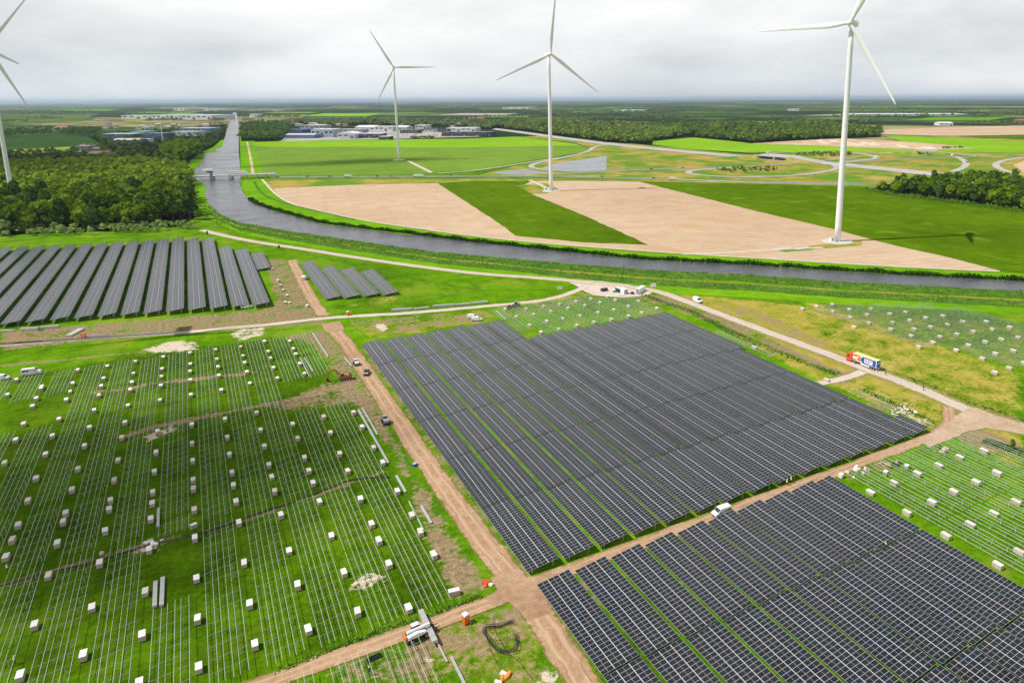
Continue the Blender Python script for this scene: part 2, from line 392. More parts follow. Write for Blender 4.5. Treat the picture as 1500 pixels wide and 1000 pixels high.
    bn = N(nt, 'ShaderNodeBump', Strength=0.5, Distance=0.35); L(nt, nC, bn.inputs['Height']); L(nt, bn.outputs[0], bs.inputs['Normal'])
ground_shader()
gme = np_mesh('ground', gv, gf, 'ground')
for k, a in lay.items():
    at = gme.attributes.new(k, 'FLOAT', 'POINT'); at.data.foreach_set('value', full(a).astype(np.float32))
dist = np.hypot(gx, gy).ravel()
at = gme.attributes.new('far', 'FLOAT', 'POINT'); at.data.foreach_set('value', np.clip((dist-900)/600, 0, 1).astype(np.float32))
setp(link('ground', gme), 'flat grassy farmland reaching to the horizon', None, None, 'structure')

# ------------------------------------------------------------------ sheets
def densify(poly, step, closed=True, jit=0.0):
    out = []; n = len(poly)
    for i in range(n if closed else n-1):
        a = Vector(poly[i]); b = Vector(poly[(i+1) % n]); k = max(1, int((b-a).length/step))
        for j in range(k):
            q = a.lerp(b, j/k)
            if jit: q = q + Vector((rnd.uniform(-jit, jit), rnd.uniform(-jit, jit)))
            out.append(q)
    if not closed: out.append(Vector(poly[-1]))
    return out
def sheet(name, label, poly, z, mat, step=None, jit=0.0, world=False, kind='structure', parent=None):
    w_ = poly if world else pxs(poly)
    if step: w_ = densify(w_, step, True, jit)
    vs = [Vector((p[0], p[1], 0)) for p in w_]
    tris = tessellate_polygon([vs])
    me = bpy.data.meshes.new(name); me.from_pydata([(v.x, v.y, z) for v in vs], [], [tuple(t) for t in tris])
    me.materials.append(MATS[mat]); fixn(me)
    if len(me.polygons) and me.polygons[0].normal.z < 0: me.flip_normals()
    o = link(name, me, parent)
    if kind: o['kind'] = kind
    if label: o['label'] = label
    return o
def smooth_line(pts, it=2):
    for _ in range(it):
        q = [pts[0]]
        for a, b in zip(pts[:-1], pts[1:]):
            q += [(a[0]*.75+b[0]*.25, a[1]*.75+b[1]*.25), (a[0]*.25+b[0]*.75, a[1]*.25+b[1]*.75)]
        pts = q + [pts[-1]]
    return pts
def strip(name, label, line, width, z, mat, world=False, jit=0.0, step=4.0, kind='structure', parent=None, zs=None, edge=0):
    pts = smooth_line(line if world else pxs(line))
    pts = [Vector(p) for p in densify(pts, step, False)]
    lv = []; rv = []
    for i, p in enumerate(pts):
        d = (pts[min(i+1, len(pts)-1)]-pts[max(i-1, 0)]); d.normalize(); n = Vector((-d.y, d.x))
        wd = width if not callable(width) else width(i/(len(pts)-1))
        zz = z if zs is None else zs(i/(len(pts)-1))
        a = p+n*(wd/2+rnd.uniform(-jit, jit)); b = p-n*(wd/2+rnd.uniform(-jit, jit))
        lv.append((a.x, a.y, zz)); rv.append((b.x, b.y, zz))
    n = len(pts); vs = lv+rv
    fs = [(i, i+n, i+n+1, i+1) for i in range(n-1)]
    me = bpy.data.meshes.new(name); me.from_pydata(vs, [], fs); me.materials.append(MATS[mat])
    uv = me.uv_layers.new(name='UVMap')
    for pl in me.polygons:
        for li in pl.loop_indices:
            vi = me.loops[li].vertex_index; uv.data[li].uv = ((vi % n)*step, 1.0 if vi < n else 0.0)
    me.update()
    o = link(name, me, parent)
    if kind: o['kind'] = kind
    if label: o['label'] = label
    return o
# materials of fields and roads
RA = R(-31)
ground_mat('tan_field', (S(198,168,136), S(212,184,152), S(226,202,172)), (0.006, 0.05, 0.5), rows=(R(-98.3), 9, 0.05), tram=(R(-98.3), 27, .4, S(184,152,118), .22), blot=[(S(204,166,120), 0.012, 0.56, 0.70), (S(196,160,118), 0.05, 0.66, 0.74)])
ground_mat('crop_field', (S(74,104,6), S(90,122,8), S(108,142,14)), (0.008, 0.06, 0.6), rows=(R(-98.3), 6, 0.10), bump=0.3, tram=(R(-98.3), 30, .4, S(60,88,14), .35), blot=[(S(112,150,40), 0.03, 0.58, 0.70)])
ground_mat('crop_dark', (S(104,138,44), S(122,156,54), S(138,170,66)), (0.003, 0.02, 0.2), rows=(R(10), 14, 0.08))
ground_mat('cloud_shaded_field', (S(44,70,32), S(58,88,40), S(76,104,48)), (0.004, 0.02, 0.1))  # field green darkened in colour to stand for a cloud shadow
ground_mat('forest_floor_shade', (S(18,26,10), S(28,38,14), S(40,52,18)), (0.03, 0.2, 1.0))  # wood floor, its colour darkened to give shaded gaps between crowns
ground_mat('meadow_bright', (S(118,168,26), S(138,186,34), S(158,196,54)), (0.005, 0.03, 0.3))
ground_mat('meadow', (S(82,132,18), S(108,160,20), S(130,178,30)), (0.01, 0.08, 0.8), bump=0.4)
ground_mat('bank_grass', (S(88,142,16), S(116,170,20), S(142,188,30)), (0.02, 0.15, 1.0), bump=0.4)
ground_mat('rough_bank', (S(58,94,30), S(86,126,42), S(122,158,64)), (0.03, 0.2, 0.9), (0.25, 0.4, 0.35), bump=0.8, blot=[(S(152,160,60), 0.09, 0.60, 0.72), (S(186,150,110), 0.05, 0.68, 0.74)])
ground_mat('golden_verge', (S(126,146,54), S(176,158,76), S(208,176,106)), (0.012, 0.05, 0.3), (0.5, 0.35, 0.15), blot=[(S(108,148,48), 0.016, 0.44, 0.56), (S(206,176,120), 0.035, 0.62, 0.7)])
ground_mat('sandy', (S(190,156,122), S(214,184,152), S(236,214,190)), (0.01, 0.08, 0.5))
ground_mat('mixed_crops', (S(52,84,36), S(84,112,44), S(140,150,70)), (0.002, 0.01, 0.1))
ground_mat('paved', (S(176,172,166), S(196,192,186), S(210,206,200)), (0.02, 0.2, 1.2))
ground_mat('asphalt', (S(140,142,144), S(158,160,160), S(176,176,174)), (0.01, 0.1, 1.0))
ground_mat('yard', (S(150,144,136), S(186,180,172), S(206,200,192)), (0.01, 0.06, 0.5))
def road_mat(name, cols, edge_cols, e0=0.10, e1=0.34, tracks=True):
    """dirt road: two packed wheel tracks, loose crown, verges breaking up into the grass"""
    m, nt, bs = newmat(name); p = pos(nt)
    uv = N(nt, 'ShaderNodeUVMap').outputs[0]; sp = N(nt, 'ShaderNodeSeparateXYZ'); L(nt, uv, sp.inputs[0])
    nb = noise(nt, p, 0.16, 6, 0.65); nc = noise(nt, p, 0.9, 6, 0.65); nd = noise(nt, p, 4.0, 3, 0.6)
    base = ramp(nt, math_n(nt, 'ADD', math_n(nt, 'MULTIPLY', nb, 0.4), math_n(nt, 'ADD', math_n(nt, 'MULTIPLY', nc, 0.35), math_n(nt, 'MULTIPLY', nd, 0.25))), [(0.36, cols[0]), (0.5, cols[1]), (0.63, cols[2])])
    v = math_n(nt, 'ABSOLUTE', math_n(nt, 'SUBTRACT', sp.outputs[1], 0.5))      # 0 crown .. 0.5 edge
    if tracks:
        tr = math_n(nt, 'ABSOLUTE', math_n(nt, 'SUBTRACT', v, 0.20))
        tr = math_n(nt, 'ADD', tr, math_n(nt, 'MULTIPLY', math_n(nt, 'SUBTRACT', nb, 0.5), 0.12))
        base = mixc(nt, ramp(nt, tr, [(0.03, 0.65), (0.10, 0.0)]), base, cols[2])
        rt = math_n(nt, 'ABSOLUTE', math_n(nt, 'SUBTRACT', math_n(nt, 'ADD', v, math_n(nt, 'MULTIPLY', math_n(nt, 'SUBTRACT', nb, 0.5), 0.25)), 0.25))
        base = mixc(nt, math_n(nt, 'MULTIPLY', ramp(nt, rt, [(0.012, 1.0), (0.035, 0.0)]), ramp(nt, noise(nt, p, 0.08, 3), [(0.42, 0.0), (0.6, 0.55)])), base, tuple(q*.55 for q in cols[0]))
        base = mixc(nt, ramp(nt, noise(nt, mapping(nt, p, (1, 1, 1)), 0.05, 5, 0.6), [(0.55, 0.0), (0.7, 0.45)]), base, cols[0])
    f = math_n(nt, 'SUBTRACT', 0.5, v)
    f = math_n(nt, 'ADD', f, math_n(nt, 'MULTIPLY', math_n(nt, 'SUBTRACT', nb, 0.5), 0.28))
    f = math_n(nt, 'ADD', f, math_n(nt, 'MULTIPLY', math_n(nt, 'SUBTRACT', nc, 0.5), 0.20))
    ed = ramp(nt, nc, [(0.4, edge_cols[0]), (0.6, edge_cols[1])])
    c = mixc(nt, ramp(nt, f, [(e0*0.4, 0.0), (e0, 1.0)]), ed, base)
    L(nt, c, bs.inputs['Base Color']); bs.inputs['Roughness'].default_value = 0.95; bs.inputs['Specular IOR Level'].default_value = 0.0
    bn = N(nt, 'ShaderNodeBump', Strength=0.5, Distance=0.15); L(nt, nc, bn.inputs['Height']); L(nt, bn.outputs[0], bs.inputs['Normal'])
ground_mat('apron', (S(206,186,170), S(226,208,194), S(240,226,214)), (0.03,0.2,1.2))
road_mat('dirt_track', (S(160,124,92), S(192,156,122), S(220,188,156)), (S(112,126,46), S(158,132,88)))
ground_mat('junction_sand', (S(180,152,122), S(204,178,150), S(222,200,176)), (0.1, 0.6, 3.0), (0.4,0.35,0.25))
ground_mat('junction_dirt', (S(156,122,92), S(186,152,120), S(212,180,150)), (0.1, 0.6, 3.0), (0.4,0.35,0.25))
road_mat('gravel_track', (S(200,178,158), S(222,204,188), S(238,224,212)), (S(112,160,30), S(170,158,90)), 0.08)
road_mat('access_concrete', (S(196,178,158), S(214,198,180), S(228,216,202)), (S(150,150,70), S(190,164,116)), 0.16, tracks=True)

# canal: near bank and far bank of the bend, then the straight reach beyond the bridge
NEAR = [(288,264),(302,272),(300,284),(306,300),(322,314),(350,326),(417,338),(457,344),(563,359),(643,370),(750,379),(833,387),(940,395),(1100,403),(1233,413),(1340,418.5),(1500,427),(1700,438)]
FAR = [(352,262),(352,273),(356,282),(364,291.5),(376,299),(398,307),(470,327),(540,336),(603,343),(700,355),(833,369),(940,380),(1100,388),(1233,397),(1367,405),(1500,411.5),(1700,421)]
UP_L = [(288,264),(284,248),(291,246),(293.6,240),(300.8,225.6),(317.6,222),(316,218),(325,216),(330.8,195.6),(334,186.6),(339,172),(341.5,165)]
UP_R = [(346,165),(347.6,172),(349.8,186),(350,225),(352,248),(352,262)]
def water_mat(name, c0):
    m, nt, bs = newmat(name); p = pos(nt)
    L(nt, mixc(nt, ramp(nt, noise(nt, mapping(nt, p, (0.02, 0.05, 1), rot=(0, 0, R(20))), 1, 6, 0.6), [(0.4, 0.0), (0.62, 1.0)]), c0, tuple(c*1.5 for c in c0)), bs.inputs['Base Color'])
    L(nt, ramp(nt, noise(nt, mapping(nt, p, (0.012, 0.03, 1), rot=(0, 0, R(25))), 1, 6, 0.6), [(0.38, 0.06), (0.62, 0.32)]), bs.inputs['Roughness']); bs.inputs['IOR'].default_value = 1.33
    bn = N(nt, 'ShaderNodeBump', Strength=0.55, Distance=0.5)
    h = math_n(nt, 'ADD', noise(nt, mapping(nt, p, (0.5, 0.9, 1), rot=(0, 0, R(-25))), 1.0, 5, 0.65), math_n(nt, 'MULTIPLY', noise(nt, p, 0.07, 4, 0.6), 1.2))
    L(nt, h, bn.inputs['Height']); L(nt, bn.outputs[0], bs.inputs['Normal'])
water_mat('canal_water', (0.075, 0.08, 0.088))
water_mat('pond_water', (0.16, 0.17, 0.185))
sheet('canal_water', 'grey rippled canal curving past the fields', NEAR + FAR[::-1], 0.06, 'canal_water')
sheet('canal_water', 'straight grey canal reach running to the horizon', UP_L + UP_R, 0.08, 'canal_water')
sheet('pond_water', 'grey pond between motorway ramp and field', [(793,246),(822,238),(889,228.5),(888,250),(850,252),(800,250)], 0.25, 'pond_water')
sheet('pond_water', 'small narrow grey pond along the main road', [(716,254),(740,250.5),(772,248),(808,254),(760,256.5)], 0.25, 'pond_water')
def lerpx(line, u):
    for (a, b), (c, d) in zip(line[:-1], line[1:]):
        if a <= u <= c and c > a: return b+(d-b)*(u-a)/(c-a)
    return line[-1][1]
US = [306,322,350,417,457,510,563,643,700,750,833,940,1020,1100,1233,1340,1500,1700]
sc = lambda u: 0.42+0.58*min(1, max(0, (u-300)/700))
def band(name, label, d0, d1, mat, z, us=US, base=NEAR, jit=0.0):
    a = [(u, lerpx(base, u)+d0*sc(u)) for u in us]; b = [(u, lerpx(base, u)+d1*sc(u)) for u in us]
    return sheet(name, label, a+b[::-1], z, mat, 8.0, jit)
band('canal_bank', 'rank green vegetation sloping to the canal on the near side', -0.5, 10, 'rough_bank', 0.09, jit=1.2)
band('grass_track', 'yellowish mown line along the near canal bank', 12, 14, 'golden_verge', 0.10, jit=0.5)
band('canal_bank', 'second strip of rank vegetation on the near dyke', 14, 23, 'rough_bank', 0.08, jit=1.2)
band('dyke_grass', 'bright mown grass on the inside of the dyke', 23, 33, 'bank_grass', 0.05, jit=0.8)
UF = [364,376,398,470,540,603,700,833,940,1100,1233,1367,1500,1700]
band('canal_bank', 'bright green far bank of the canal', -10.5, 0.5, 'bank_grass', 0.10, UF, FAR, 0.6)
sheet('canal_bank', 'bright green grass left of the canal below the bridge', [(292,276),(302,272),(300,284),(306,300),(322,314),(350,326),(417,338),(457,344),(450,349),(380,341),(330,332),(300,318),(288,300)], 0.07, 'bank_grass', 6, 0.8)
sheet('canal_bank', 'grass strip right of the straight canal reach', [(350.5,190),(353,190),(374,208),(386,257),(353,258),(352,225)], 0.10, 'bank_grass')
sheet('canal_bank', 'grass point on the left side of the canal basin', [(260,252),(284,247),(291,246),(293.6,240),(300.8,225.6),(290,226),(275,240)], 0.10, 'meadow')
sheet('canal_bank', 'bright grass beside the narrow canal', [(300.8,225.6),(317.6,222),(316,218),(325,216),(328,205),(322,204),(312,216),(296,223)], 0.12, 'bank_grass')
# fields beyond the canal
TR = [(384,263),(398,279),(412,291),(432,300.5),(470,310),(540,324),(603,333.5),(700,347),(833,359.5),(967,369.5),(1100,377.5),(1233,386),(1367,393.5),(1465,397.5)]
sheet('far_bank_meadow', 'bright green strip between canal and stubble fields', [(356,264),(384,263),(398,279),(412,291),(432,300.5),(470,310),(540,324),(603,333.5),(603,345),(470,328),(398,308),(364,292),(354,274)], 0.11, 'bank_grass', 8, 0.5)
sheet('crop_field', 'wide green field right of the pale stubble', [(937,266),(1100,269),(1265,274),(1500,300),(1750,330),(1750,420),(1500,401),(1465,397),(1396,378.5),(1321,362),(1276,350.5),(1222,336),(1100,307.5)], 0.12, 'crop_field', 20, 0.4)
sheet('stubble_field', 'pale tan stubble field nearest the bridge', [(400,276),(520,271),(641,268.5),(700,307),(737,331),(762,347.5),(756,352),(700,347),(603,333.5),(540,324),(470,310),(432,300.5),(412,291)], 0.13, 'tan_field', 7, 0.8)
sheet('crop_field', 'dark green crop strip between two tan fields', [(641,268.5),(700,265),(777,265.5),(762,274),(780,285),(860,318),(931,350),(949,359),(884,356.5),(857,355.5),(756,345.5),(737,331)], 0.14, 'crop_field', 5, 0.7)
sheet('stubble_field', 'pale tan stubble field around the right wind turbines', [(777,265.5),(850,265),(937,266.5),(1100,307.5),(1222,336),(1276,350.5),(1321,362),(1396,378.5),(1465,396.5),(1367,393.5),(1233,386),(1100,377.5),(967,369.5),(833,359.5),(756,352),(762,347.5),(756,345.5),(857,355.5),(884,356.5),(949,359),(931,350),(860,318),(780,285),(762,274)], 0.115, 'tan_field', 7, 0.7)
strip('farm_track', 'pale farm track along the edge of the stubble', TR, 3.2, 0.18, 'gravel_track')
sheet('turbine_yard', 'worn grassy pad below the right wind turbine', [(1135,366),(1205,358),(1262,352),(1262,360),(1210,364),(1150,370)], 0.16, 'golden_verge', 4, 0.6)
strip('farm_track', 'pale track leading to the right wind turbine', [(1000,372),(1060,371),(1130,366),(1205,363)], 5.0, 0.19, 'gravel_track')
sheet('turbine_yard', 'green and sandy yard at the middle wind turbine', [(757,272),(800,268),(818,277),(800,284),(778,284)], 0.20, 'golden_verge')
strip('farm_track', 'pale track from the main road to the middle turbine', [(776,264),(800,275),(806,279)], 6.0, 0.24, 'gravel_track')
sheet('crop_field', 'large dull green field behind the main road', [(373,214),(640,216),(750,214.5),(850,213),(862.7,217),(860,222),(820,229),(767,237),(700,249),(635,253),(624,255.5),(386,257)], 0.13, 'crop_dark')
sheet('meadow', 'bright green meadow below the industrial estate', [(372,208.5),(420,207),(560,204.5),(680,203.5),(750,200.5),(764,200.5),(844,211),(850,213.5),(750,215),(640,216.5),(374,215)], 0.16, 'meadow_bright')
strip('farm_track', 'pale track to the far wind turbine', [(632,253),(612,243),(598,236)], 7.0, 0.25, 'gravel_track')
strip('farm_track', 'pinkish cycle path beside the straight canal', [(362,208),(368,235),(371,257)], 4.0, 0.25, 'sandy')
strip('farm_track', 'grassy maintenance track along the canal bend', [(372,266),(382,283),(400,293),(440,304),(520,322)], 3.0, 0.2, 'rough_bank')
sheet('road_verge', 'golden roadside strip between road and stubble', [(384,265),(560,263),(750,261.5),(900,262.5),(937,266),(850,265),(777,265.5),(641,268.5),(520,271),(398,276)], 0.10, 'golden_verge')
# interchange land
sheet('interchange_verge', 'dry golden and green grass inside the motorway junction', [(764,200),(800,199),(887,207),(960,214),(1100,227),(1200,222),(1340,221),(1500,224),(1750,230),(1750,300),(1500,300),(1265,274),(1100,269),(937,266),(886,261.5),(800,260),(700,257),(767,240),(820,231),(862,222),(862,216),(844,210)], 0.09, 'golden_verge')
sheet('meadow', 'bright meadow right of the motorway woods', [(956,207),(1010,202),(1040,200),(1100,211),(1200,213),(1300,216),(1400,219),(1500,220),(1500,224),(1300,222),(1200,221.5),(1100,224),(1000,218),(956,212)], 0.22, 'meadow_bright')
sheet('meadow', 'bright green meadow on the far right', [(1292,198),(1500,206),(1750,212),(1750,226),(1500,222),(1380,219),(1330,210)], 0.24, 'meadow_bright')
sheet('stubble_field', 'pale stubble field far right behind the woods', [(1288,190),(1400,186),(1500,184),(1750,182),(1750,201),(1500,199),(1370,199),(1292,197)], 0.26, 'tan_field')
sheet('crop_field', 'green strip across the far right stubble', [(1400,199),(1500,197.5),(1750,199),(1750,206),(1500,204.5)], 0.30, 'crop_field')
sheet('stubble_field', 'second pale field at the far right edge', [(1380,201),(1500,205),(1750,207),(1750,212),(1500,208)], 0.28, 'golden_verge')
sheet('sand_depot', 'bare sandy ground with heaps beyond the motorway', [(1100,211),(1170,205),(1230,203),(1300,206),(1360,210),(1430,217.5),(1380,219.5),(1300,218),(1240,215),(1150,212)], 0.32, 'sandy', 12, 3)
sheet('sand_lot', 'round bare sandy lot inside the right junction loop', [(1484,242),(1500,236),(1560,236),(1560,254),(1500,253)], 0.3, 'sandy')
sheet('industrial_yard', 'paved yards of the industrial estate', [(408,206.5),(425,196),(560,192),(700,193),(725,197),(700,200.5),(560,204),(420,207)], 0.2, 'yard')
sheet('mixed_fields', 'green fields at the far left with cloud shade in their dark colour', [(0,200),(60,196),(130,200),(150,212),(60,222),(0,224)], 0.2, 'cloud_shaded_field')  # cloud shade is painted into this field colour
sheet('mixed_fields', 'brownish strip of field at the far left', [(8,220),(120,214),(130,218),(40,226),(8,226)], 0.24, 'golden_verge')
sheet('mixed_fields', 'pale green fields at the far left horizon', [(-60,178),(0,176),(120,168),(140,175),(120,178),(40,181),(-60,184)], 0.4, 'mixed_crops')
sheet('mixed_fields', 'light meadow before the far left woods', [(-60,168),(60,166),(134,168),(134,174),(40,176),(-60,176)], 0.6, 'mixed_crops')
for i, (a, b, c_, d_, mt) in enumerate([(180,300,163,166,'meadow'),(440,560,166,170.5,'meadow_bright'),(380,470,164,166,'crop_dark'),(640,760,166,168.8,'yard'),(900,960,179,180.2,'golden_verge'),(985,1075,173,175,'mixed_crops'),(1030,1180,178,180,'meadow_bright'),(700,790,169,172,'crop_dark'),(1170,1400,167,169.6,'yard'),(180,215,174,179,'golden_verge'),(820,900,163,165.2,'meadow'),(1400,1500,161,164,'crop_dark'),(1100,1250,159,161,'mixed_crops'),(560,640,160,162,'mixed_crops'),(300,420,158,160,'mixed_crops'),(860,960,157,158.6,'meadow'),(960,1130,163.5,166,'mixed_crops'),(1180,1330,172,175,'mixed_crops'),(1320,1480,172,176.5,'meadow'),(420,600,171.5,174.5,'mixed_crops'),(60,180,160,162.5,'meadow'),(760,880,172,174.5,'mixed_crops'),(1010,1160,156,158,'mixed_crops'),(1240,1400,155.5,157.5,'meadow')]):
    sheet('far_field', '%s patch of open land %s the skyline' % (('pale', 'green', 'dull', 'light')[i % 4], ('left below', 'midway below', 'right below')[0 if a < 500 else 1 if a < 1000 else 2]), [(a,d_),(a+(b-a)*.3,c_),(b,c_+.4),(b-(b-a)*.2,d_+.3)], 0.5+0.05*i, mt)
# ------------------------------------------------------------------ roads
strip('main_road', 'grey main road crossing behind the stubble fields', [(398,259.6),(520,259.3),(650,258.8),(750,258.6),(798,258.4),(886,260.4),(980,263),(1100,266.6),(1265,269),(1340,270)], 11, 0.34, 'asphalt')
strip('motorway', 'wide pale motorway running diagonally to the woods', [(700,186),(756,193),(820,202),(887,210.5),(956,218),(1100,231),(1225,240),(1327,251),(1400,259),(1560,276)], 42, 0.40, 'paved', zs=lambda t: 0.40)
strip('slip_road', 'slip road curving beside the pond', [(887,212),(868,216),(864,222),(825,231),(790,238),(774,244),(790,249),(840,251)], 9, 0.44, 'paved')
strip('farm_track', 'thin farm road along the dull green field', [(640,254),(700,250),(767,239),(820,231)], 6, 0.3, 'gravel_track')
strip('secondary_road', 'grey road passing below the motorway junction', [(800,256),(887,251.5),(998,246.5),(1100,244.5),(1140,241.5),(1200,236),(1260,230)], 12, 0.38, 'asphalt')
strip('slip_road', 'loop ramp around the young trees', [(1090,245),(1040,247.5),(1010,250.5),(1007,254),(1030,257.5),(1080,260),(1160,258),(1205,253),(1228,247),(1222,242)], 9, 0.42, 'paved')
strip('slip_road', 'curved ramp above the motorway right of the bridge', [(1100,230),(1127,224.5),(1180,222),(1249,223),(1284,229.5),(1284,233),(1250,236.5),(1225,239)], 10, 0.43, 'paved')
strip('cross_road', 'road over the right flyover', [(1249,223),(1300,224),(1350,225.5),(1385,227),(1405,231),(1417,239),(1412,246),(1395,252)], 10, 0.45, 'paved', zs=lambda t: 0.45)
strip('slip_road', 'grey side road below the right flyover', [(1225,239),(1300,235),(1360,231.5),(1420,230),(1500,227.5),(1640,226)], 9, 0.36, 'asphalt')
strip('slip_road', 'second loop ramp at the far right', [(1500,231),(1470,235),(1456,241),(1466,249),(1490,255)], 10, 0.42, 'paved')
strip('cycle_path', 'narrow pale path left of the hedge', [(980,262),(1100,268.2),(1265,271)], 4, 0.36, 'gravel_track')
# site roads
strip('access_road', 'pale concrete access road along the dyke', [(296,337),(311,341),(350,350),(400,358.5),(430,362.5),(520,377),(617,391),(700,401),(780,406.5),(833,410.5),(880,416),(930,420.5),(967,427),(1020,447),(1100,477),(1170,503),(1233,526),(1271,541),(1310,555),(1367,578),(1420,602),(1500,626),(1600,655)], 6.6, 0.070, 'access_concrete', jit=0.15)
sheet('road_apron', 'wide pale gravel apron at the site entrance', [(828,409),(880,412),(935,419),(962,424),(950,432),(915,436),(870,433),(850,423)], 0.060, 'apron', 3, 0.5)
strip('site_track', 'pale gravel track branching to the left field', [(862,418),(840,428),(807,438.5),(753,445),(700,449.5),(617,457.5),(510,463.5),(465,467),(400,475),(330,481),(267,487.5),(187,492),(107,497.5),(0,505.5),(-120,514)], 4.6, 0.075, 'gravel_track', jit=0.25)
strip('dirt_road', 'brown dirt road going up past the four small tables', [(427,381),(445,417),(462,446),(474,462)], 6.0, 0.066, 'dirt_track', jit=0.3)
strip('dirt_road', 'long brown dirt road beside the big solar array', [(47.2, 330),(48.2,305),(48.6,280),(48.6,250),(48.7,220),(48.7,190),(49.0,160),(49.4,140),(50.0,124),(50.6,112),(50.2,100),(49.6,90),(49,70)], 6.4, 0.072, 'dirt_track', world=True, jit=0.3)
strip('dirt_road', 'brown dirt lane between the two large arrays', [(52, 121.6),(60,121.8),(100,121.9),(150,121.9),(185,122.2),(196,124),(203,128.5),(209,133)], 4.0, 0.078, 'dirt_track', world=True, jit=0.25)
strip('dirt_road', 'brown dirt lane below the left rail field', [(52,121.5),(44,120.7),(30,120.9),(15,121.2),(0,121.3),(-15,121.4)], 4.2, 0.080, 'dirt_track', world=True, jit=0.25)
strip('site_track', 'short track from the access road to the array corner', [(1271,541),(1250,550),(1226,557),(1200,561)], 4.0, 0.064, 'gravel_track', jit=0.2)
sheet('dirt_junction', 'bare dirt junction at the crossing of the lanes', [(47.0,116.5),(46.6,119.2),(43,119.5),(43,122.3),(46.2,123.4),(46.2,128),(52.6,128),(53,124.0),(58,123.4),(58,120.3),(54.0,119.3),(53.2,112),(48,112)], 0.088, 'junction_dirt', 1.2, 0.25, world=True)
sheet('dirt_junction', 'bare dirt crossing where road and gravel track meet', [(44,318),(43.5,333),(52,333),(51.5,318)], 0.086, 'junction_dirt', 1.5, 0.4, world=True)
sheet('dirt_junction', 'wide sandy fan where the lane meets the concrete road', [(1345,645),(1372,630),(1398,612),(1412,600),(1430,597),(1462,610),(1500,622),(1500,636),(1445,627),(1418,632),(1392,644),(1362,655)], 0.092, 'junction_sand', 1.5, 0.3)
# ================================================================== SOLAR TABLES
def panel_mat():
    m, nt, bs = newmat('solar_cell')
    oi = N(nt, 'ShaderNodeObjectInfo').outputs['Random']; p = pos(nt)
    vo = N(nt, 'ShaderNodeTexWhiteNoise'); vo.noise_dimensions = '3D'
    sn = N(nt, 'ShaderNodeVectorMath', operation='SNAP'); sn.inputs[1].default_value = (2.5, 1.028, 50); L(nt, p, sn.inputs[0]); L(nt, sn.outputs[0], vo.inputs['Vector'])
    f = math_n(nt, 'FRACT', math_n(nt, 'ADD', oi, vo.outputs['Value']))
    big = noise(nt, p, 0.05, 3, 0.5)
    c = ramp(nt, f, [(0.0, (0.010, 0.011, 0.014)), (0.35, (0.017, 0.018, 0.020)), (0.6, (0.022, 0.021, 0.021)), (0.8, (0.012, 0.018, 0.030)), (1.0, (0.010, 0.028, 0.050))])
    c = mixc(nt, ramp(nt, big, [(0.4, 0.0), (0.6, 0.5)]), c, (0.026, 0.026, 0.027))
    L(nt, c, bs.inputs['Base Color']); bs.inputs['Roughness'].default_value = 0.28; bs.inputs['IOR'].default_value = 1.5
    bs.inputs['Specular IOR Level'].default_value = 0.5
panel_mat()
plain('module_frame', (0.60, 0.61, 0.62), 0.45, 0.1)
plain('module_line', (0.44, 0.45, 0.46), 0.5)
plain('steel', (0.60, 0.61, 0.60), 0.45, 0.35, dirt=(0.42, 0.40, 0.36))
plain('dark_steel', (0.10, 0.10, 0.11), 0.5, 0.3)
TZ0, TW, TRISE, ROWP, MROWS = 1.0, 7.55, 0.88, 1.020, 27
SL = math.hypot(TW, TRISE); EX, EZ = TW/SL, TRISE/SL
MW, MGAP = (SL-0.16)/3, 0.08
def module_mesh(sides=True):
    """one framed module: two half-cell fields, centre line, frame; long side along the slope"""
    l, wd, fr, cl_, t = MW, 0.995, 0.030, 0.024, 0.035
    us = [0, fr, l/2-cl_, l/2+cl_, l-fr, l]; vs_ = [0, fr, wd-fr, wd]
    P = lambda u, v, h=0: (u*EX-h*EZ, v, u*EZ+h*EX)
    mb = MB()
    for i in range(5):
        for j in range(3):
            cell = j == 1 and i in (1, 3)
            mid = j == 1 and i == 2
            mb.add([P(us[i], vs_[j]), P(us[i+1], vs_[j]), P(us[i+1], vs_[j+1]), P(us[i], vs_[j+1])], [(0,1,2,3)], 0 if cell else (2 if mid or (j != 1 and i not in (0, 4)) else 1))
    if sides:
        for a, b in (((0,0),(l,0)),((l,0),(l,wd)),((l,wd),(0,wd)),((0,wd),(0,0))):
            mb.add([P(*a), P(*a, -t), P(*b, -t), P(*b)], [(0,1,2,3)], 1)
        mb.add([P(0,0,-t), P(0,wd,-t), P(l,wd,-t), P(l,0,-t)], [(0,1,2,3)], 1)
    return mb
def simple_module():
    l, wd, fr, cl_ = MW, 0.995, 0.030, 0.024
    P = lambda u, v, h=0: (u*EX-h*EZ, v, u*EZ+h*EX)
    mb = MB()
    mb.add([P(0,0), P(l,0), P(l,wd), P(0,wd)], [(0,1,2,3)], 2)
    for a, b in ((fr, l/2-cl_), (l/2+cl_, l-fr)):
        mb.add([P(a,fr,.004), P(b,fr,.004), P(b,wd-fr,.004), P(a,wd-fr,.004)], [(0,1,2,3)], 0)
    return mb
MODM = module_mesh().mesh('solar_module', ['solar_cell', 'module_frame', 'module_line'])
SMOD = simple_module(); SV = np.array(SMOD.v); SF = np.array(SMOD.f); SM = np.array(SMOD.mi)
_fieldcache = {}
